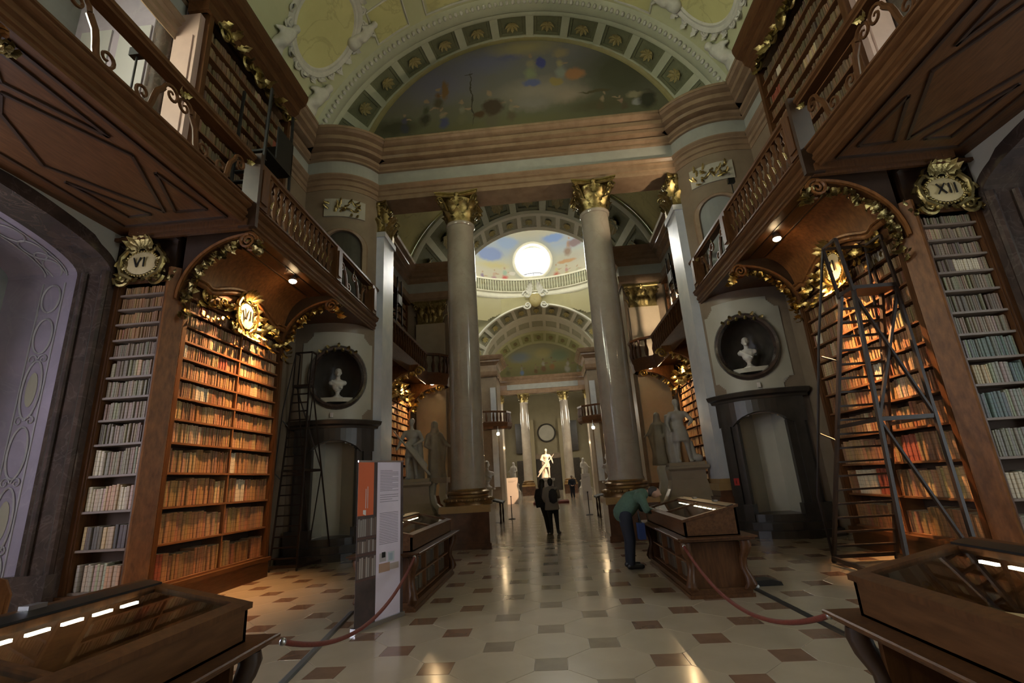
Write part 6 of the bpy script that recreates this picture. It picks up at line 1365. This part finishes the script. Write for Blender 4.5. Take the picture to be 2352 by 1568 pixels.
# ================================================================ LADDERS
def ladder(M, label, name='library_ladder'):
    t = thing(name, label, 'ladder', tuple(M.translation + Vector((0, 0, 0))))
    A0, A1, B0_, B1_ = (4.90, 9.42, .04), (5.42, 8.25, 4.45), (5.95, 9.42, .04), (6.10, 8.25, 4.45)
    L = lambda p, q_, f: tuple(p[i] + (q_[i] - p[i]) * f for i in range(3))
    def piece(nm, pts, r, n=5, m_=LADW): q = MB(M); q.tube(pts, r, n); q.build(nm, m_, t)
    def beam(nm, p, q_, w, h, m_=LADW): q = MB(M); q._bar2(p, q_, w, h); q.build(nm, m_, t)
    beam('stile', A0, A1, .045, .075); beam('stile', B0_, B1_, .045, .075)
    for k in range(18): f = (k + 1) / 19; beam('rung', L(A0, A1, f), L(B0_, B1_, f), .07, .032)
    q = MB(M); q.box(5.38, 6.14, 7.86, 8.30, 4.42, 4.48); q.build('platform', LADW, t)
    C0, C1, D0, D1 = (4.62, 7.12, .04), (5.42, 7.9, 4.45), (5.52, 7.12, .04), (6.10, 7.9, 4.45)
    beam('support_leg', C0, C1, .045, .06); beam('support_leg', D0, D1, .045, .06)
    for f in (.06, .5): beam('cross_bar', L(C0, C1, f), L(D0, D1, f), .04, .06)
    beam('brace', L(C0, C1, .5), L(D0, D1, .06), .03, .05); beam('brace', L(C0, C1, .97), L(D0, D1, .5), .03, .05); beam('brace', L(D0, D1, .97), L(C0, C1, .5), .03, .05)
    for a, b, c, d in ((A0, A1, C0, C1), (B0_, B1_, D0, D1)):
        beam('side_bar', L(a, b, .5), L(c, d, .5), .035, .06); beam('base_rail', (a[0], a[1], .08), (c[0], c[1], .08), .05, .06)
    beam('base_rail', (4.9, 9.42, .10), (5.95, 9.42, .10), .05, .06)
    tp = [(5.34, 8.28, 5.36), (6.08, 8.28, 5.36), (6.08, 7.88, 5.36), (5.34, 7.88, 5.36)]
    for (x, y, z), (bx_, by_) in zip(tp, ((5.40, 8.28), (6.12, 8.28), (6.12, 7.88), (5.40, 7.88))): beam('rail_post', (bx_, by_, 4.4), (x, y, z), .04, .05)
    for k in range(4):
        if k != 2: beam('guard_rail', tp[k], tp[(k + 1) % 4], .045, .045)
    for sg, (p, q_) in ((-1, (A0, A1)), (1, (B0_, B1_))):
        m1 = L(p, q_, .22); piece('hand_rail', [(tp[0][0] if sg < 0 else tp[1][0], 8.28, 5.36), (L(p, q_, .8)[0] + sg * .16, L(p, q_, .8)[1] + .28, L(p, q_, .8)[2] + .2), (m1[0] + sg * .16, m1[1] + .22, m1[2] + .1), (p[0], p[1], .1)], .024, 6, IRON)
        for f in (.45, .75): c = L(p, q_, f); piece('rail_strut', [c, (c[0] + sg * .13, c[1] + .24, c[2] + .15)], .016, 5, IRON)
    for x, y in ((4.9, 9.42), (5.95, 9.42), (4.62, 7.12), (5.52, 7.12)): q = MB(M); q.lathe([(.03, 0), (.04, .02), (.04, .05), (.02, .08)], x, y, 8); q.build('foot', BLK, t)
    return t
ladder(Matrix.Identity(4), 'tall dark library ladder with many rungs standing before bookcase XI')
Ml = Matrix(((-.62, 0, 0, -2.75), (0, -.60, 0, 17.15), (0, 0, 1.0, 0), (0, 0, 0, 1)))
ladder(Ml, 'dark library ladder in the shadow between bookcase VII and the doorway')
t = thing('gallery_steps', 'black library steps with boxed platform on the upper left balcony', 'steps', (-5.75, 8.9, 6.72))
for x, y in ((5.45, 8.3), (6.1, 8.3), (5.45, 9.45), (6.1, 9.45)):
    q = MB(MIR[-1]); q._bar2((x, y, 6.72), (x, y + (.12 if y < 9 else -.12), 10.5), .05, .05); q.build('leg', BLK, t)
q = MB(MIR[-1]); q.box(5.42, 6.12, 8.4, 9.4, 8.85, 8.9); q.build('platform', BLK, t)
q = MB(MIR[-1]); q.box(5.42, 5.45, 8.75, 9.4, 8.9, 9.75); q.box(5.42, 6.1, 9.37, 9.4, 8.9, 9.75); q.build('side_panel', BLK, t)
for k in range(7): q = MB(MIR[-1]); q.box(5.45, 6.1, 8.26 + .018 * k, 8.36 + .018 * k, 7.0 + .27 * k, 7.03 + .27 * k); q.build('tread', BLK, t)
for s in (-1, 1):
    t = thing('gallery_steps', 'dark narrow library steps on the ' + SIDE[s] + ' balcony beyond the columns', 'steps', (s * 5.7, 18.4, 6.72))
    for x, y in ((5.5, 17.6), (6.0, 17.6), (5.5, 18.6), (6.0, 18.6)): q = MB(MIR[s]); q._bar2((x, y, 6.72), (x, 18.1 + (y - 18.1) * .5, 10.0), .05, .05); q.build('leg', IRON, t)
    for k in range(7): q = MB(MIR[s]); q.box(5.5, 6.0, 17.62 + .05 * k, 17.74 + .05 * k, 7.0 + .3 * k, 7.04 + .3 * k); q.build('tread', BLK, t)
    q = MB(MIR[s]); q.box(5.48, 6.02, 17.9, 18.4, 8.9, 9.3); q.build('platform', BLK, t)

# ================================================================ BANNER, ROPES, CABLES, SMALL THINGS
Pa, Pb = Vector((-2.43, 6.49, 0)), Vector((-2.05, 7.26, 0)); BU = (Pb - Pa).normalized(); BN = Vector((BU.y, -BU.x, 0)); BW = (Pb - Pa).length
BM = frame_matrix(Pa, BU, -BN)                      # x along, -y towards the viewer
t = thing('rollup_banner', 'roll-up banner with orange block, bookshelf photo and pale text column', 'banner', tuple((Pa + Pb) / 2))
q = MB(BM); q.box(0, BW, 0, .006, .05, 2.06); q.build('sheet', mat('banner_print_brown', (.095, .06, .05), .55, var=(.045, .03, .028), scale=4, amount=.6), t)
def pr(nm, u0, u1, z0, z1, m_, lift=.001):
    q = MB(BM); q.add([(u0 * BW, -lift, z0 * 2.0 + .05), (u1 * BW, -lift, z0 * 2.0 + .05), (u1 * BW, -lift, z1 * 2.0 + .05), (u0 * BW, -lift, z1 * 2.0 + .05)], [(0, 1, 2, 3)]); return q.build(nm, m_, t)
pr('orange_block', 0, .325, .655, 1.0, mat('banner_orange', (.66, .135, .045), .5))
LIL = mat('banner_lilac', (.80, .70, .80), .5, var=(.70, .60, .70), scale=2.2, amount=.6); pr('text_column', .40, .935, 0.0, 1.0, LIL)
GP = mat('banner_text_grey', (.25, .21, .26), .6)
q = MB(BM)
for k in range(18):
    z = 1.93 - .021 * k if k < 14 else 1.60 - .03 * (k - 14); q.add([(.46 * BW, -.002, z), ((.88 if k % 4 else .74) * BW, -.002, z), ((.88 if k % 4 else .74) * BW, -.002, z + .007), (.46 * BW, -.002, z + .007)], [(0, 1, 2, 3)])
for k in range(20): z = 1.36 - .021 * k; q.add([(.46 * BW, -.002, z), (.88 * BW, -.002, z), (.88 * BW, -.002, z + .007), (.46 * BW, -.002, z + .007)], [(0, 1, 2, 3)])
q.build('text_lines', GP, t, kind='stuff')
q = MB(BM); W_ = mat('banner_white', (.70, .66, .64), .5)
for u, z0, z1 in ((.155, 1.45, 1.70), (.195, 1.45, 1.73)): q.add([(u * BW, -.002, z0), ((u + .012) * BW, -.002, z0), ((u + .012) * BW, -.002, z1), (u * BW, -.002, z1)], [(0, 1, 2, 3)])
q.build('small_upright_text', W_, t, kind='stuff')
q = MB(BM); q.add([(.11 * BW, -.002, 1.38), (.17 * BW, -.002, 1.36), (.17 * BW, -.002, 1.43), (.11 * BW, -.002, 1.43)], [(0, 1, 2, 3)]); q.build('white_mark', W_, t)
for k, (za, zb) in enumerate(((.52, .64), (.42, .505), (.27, .40))):
    for j in range(9):
        u0 = .02 + .042 * j; c = RND.choice([(.30, .26, .24), (.22, .16, .13), (.36, .30, .27), (.16, .11, .09)]); pr('printed_book_spine', u0, u0 + .034, za + .005, zb - RND.uniform(0, .02), mat('spine_%d' % int(c[0] * 100), c, .6))
    pr('printed_shelf', 0, .40, za - .012, za, mat('banner_shelf', (.10, .045, .035), .6), .0015)
pr('photo_screen', .47, .62, .345, .40, mat('photo_pale', (.45, .40, .40), .5), .0016); pr('photo_dark', .52, .60, .37, .405, BLK, .0022); pr('photo_monitor', .65, .80, .335, .40, mat('photo_monitor_grey', (.52, .54, .58), .4), .0016); pr('photo_window', .68, .76, .345, .39, mat('photo_blue', (.36, .42, .5), .4), .0022)
pr('photo_hand', .46, .70, .28, .335, mat('photo_skin', (.42, .25, .17), .6), .0016); pr('photo_desk', .70, .90, .285, .325, mat('photo_desk', (.45, .36, .32), .6), .0016)
q = MB(BM); q.box(-.01, BW + .01, -.03, .06, 0, .05); q.build('base_bar', STEEL, t); q = MB(BM); q.box(-.005, BW + .005, -.008, .014, 2.05, 2.075); q.build('top_bar', STEEL, t)
q = MB(BM); q.tube([(BW / 2, .03, .04), (BW / 2, .02, 2.05)], .012, 6); q.build('pole', STEEL, t)
def rope(p, q_, sag, label):
    t = thing('barrier_rope', label, 'rope', tuple((Vector(p) + Vector(q_)) / 2)); pts = []
    for i in range(25): u = i / 24; v_ = Vector(p).lerp(Vector(q_), u); v_.z -= sag * 4 * u * (1 - u); pts.append(v_)
    q = MB(); q.tube(pts, .019, 8); q.build('rope_body', ROPE, t, 60)
    for e_ in (pts[0], pts[-1]): q = MB(); q.ell(tuple(e_), (.026, .026, .026), 8, 6); q.build('end_cap', STEEL, t, 60)
rope((-1.80, 3.62, .72), (-1.86, 7.18, .74), .34, 'red barrier rope sagging in front of the banner')
rope((1.86, 3.62, .74), (1.86, 7.18, .70), .34, 'red barrier rope sagging between the show cases on the right')
for nm, pts, m_, lab in (('cable_cover', [(-2.40, 4.3, 0), (-2.52, 5.02, 0), (-2.89, 7.56, 0)], mat('grey_rubber', (.11, .11, .11), .6), 'flat grey cable cover on the floor left of the banner'), ('cable_cover', [(2.93, 7.82, 0), (2.99, 5.45, 0), (3.0, 4.4, 0)], mat('black_rubber', (.022, .022, .024), .5), 'flat black cable cover on the floor behind the right rope')):
    q = MB()
    for a, b in zip(pts, pts[1:]):
        a, b = Vector(a), Vector(b); n = Vector((-(b - a).y, (b - a).x, 0)).normalized() * .05
        q.rings([[tuple(c - n), tuple(c - n * .5 + Vector((0, 0, .014))), tuple(c + n * .5 + Vector((0, 0, .014))), tuple(c + n)] for c in (a, b)])
    tag(q.build(nm, m_), lab, 'cable')
q = MB(); q.prism([(2.95, 0), (3.38, 0), (3.36, .05), (3.22, .085), (3.02, .075)], 'y', 7.95, 8.18); tag(q.build('floor_box', BLK), 'low black box on the floor behind the middle right show case', 'box')
tag(union('crumpled_bag', [('e', (2.9, 7.88, .045), (.06, .05, .045)), ('e', (2.95, 7.84, .03), (.05, .05, .03)), ('e', (2.86, 7.86, .07), (.03, .03, .03))], .012, mat('white_plastic', (.6, .6, .6), .5), None, 2), 'small crumpled white bag beside the black floor box', 'bag')
for s in (-1, 1):
    a, d, z = AC + .12 * s * 0 + .1, .06, 3.66; p = Vector(pm(a, .05, z)); q = MB(); q.box(s * p.x - .035, s * p.x + .035, p.y - .05, p.y, z, z + .13)
    tag(q.build('sensor_box', WHITEP), 'tiny white sensor box above the doorway cornice, ' + ('left' if s < 0 else 'right') + ' pier', 'sensor')
t = thing('fire_sign', 'small red fire extinguisher sign on the doorway frame at right', 'sign', pm(AC - .8, .17, 1.3))
q = MB(); P_ = [Vector(pm(a, .172, z)) for a, z in ((AC - .87, 1.22), (AC - .73, 1.22), (AC - .73, 1.40), (AC - .87, 1.40))]; n = Vector((-.42, -.9, 0)) * .012
q.rings([[tuple(p) for p in P_], [tuple(p + n) for p in P_]]); q.build('sign_plate', mat('sign_red', (.42, .03, .02), .5), t)
q = MB(); c = (P_[0] + P_[2]) / 2 + n * 1.1; q.ell((c.x, c.y, c.z - .015), (.02, .004, .045), 8, 6); q.ell((c.x, c.y, c.z + .045), (.012, .004, .015), 8, 5); q.build('sign_symbol', mat('sign_dark', (.1, .01, .01), .5), t)
t = thing('side_chair', 'brown wooden chair with arched back at the left edge', 'chair', (-4.72, 3.92, 0)); CH = Matrix.Translation((-4.72, 3.92, 0)) @ Matrix.Rotation(.5, 4, 'Z')
for x, y, h in ((-.2, -.2, .45), (.2, -.2, .45), (-.2, .2, 1.0), (.2, .2, 1.0)): q = MB(CH); q._bar2((x, y, 0), (x, y + (.06 if h > .5 else 0), h), .045, .045); q.build('leg', BURL, t)
q = MB(CH); q.box(-.24, .24, -.24, .24, .44, .49); q.build('seat', BURL, t)
q = MB(CH); q.prism([(-.23, .68), (.23, .68), (.25, 1.0), (.2, 1.12), (.08, 1.17), (-.08, 1.17), (-.2, 1.12), (-.25, 1.0)], 'y', .24, .28); q.build('backrest', BURL, t)
q = MB(CH); q.prism([(-.17, .74), (.17, .74), (.18, .98), (.1, 1.08), (-.1, 1.08), (-.18, .98)], 'y', .225, .24); q.build('back_panel', mat('caned_panel', (.22, .11, .05), .7), t)
# floodlights standing on the galleries
for s, xyz, tgt, pw, ang in ((1, (5.75, 12.1, 9.3), (2.0, 13.9, 11.5), 330, 75), (-1, (5.35, 5.2, 7.95), (-.8, 12.6, 15.5), 60, 70), (1, (5.6, 17.0, 7.9), (5.5, 23.3, 9.0), 1500, 40)):
    t = thing('floodlight', f'small floodlight on the {"right" if s > 0 else "left"} balcony {"beyond the columns" if xyz[1] > 15 else "rail"}', 'lamp', (s * xyz[0], xyz[1], xyz[2]))
    q = MB(); q.box(s * xyz[0] - .09, s * xyz[0] + .09, xyz[1] - .14, xyz[1] - .04, xyz[2] - .07, xyz[2] + .07); q.build('housing', BLK, t)
    q = MB(); q.tube([(s * xyz[0], xyz[1] - .09, xyz[2] - .07), (s * xyz[0], xyz[1] - .09, 6.72)], .015, 6); q.build('stand', BLK, t)
    l = spot('flood_beam', (s * xyz[0], xyz[1], xyz[2]), (s * tgt[0], tgt[1], tgt[2]), pw, (1.0, .80, .55), ang, .5, .05); l.parent = t; l.location = (0, .02, 0)
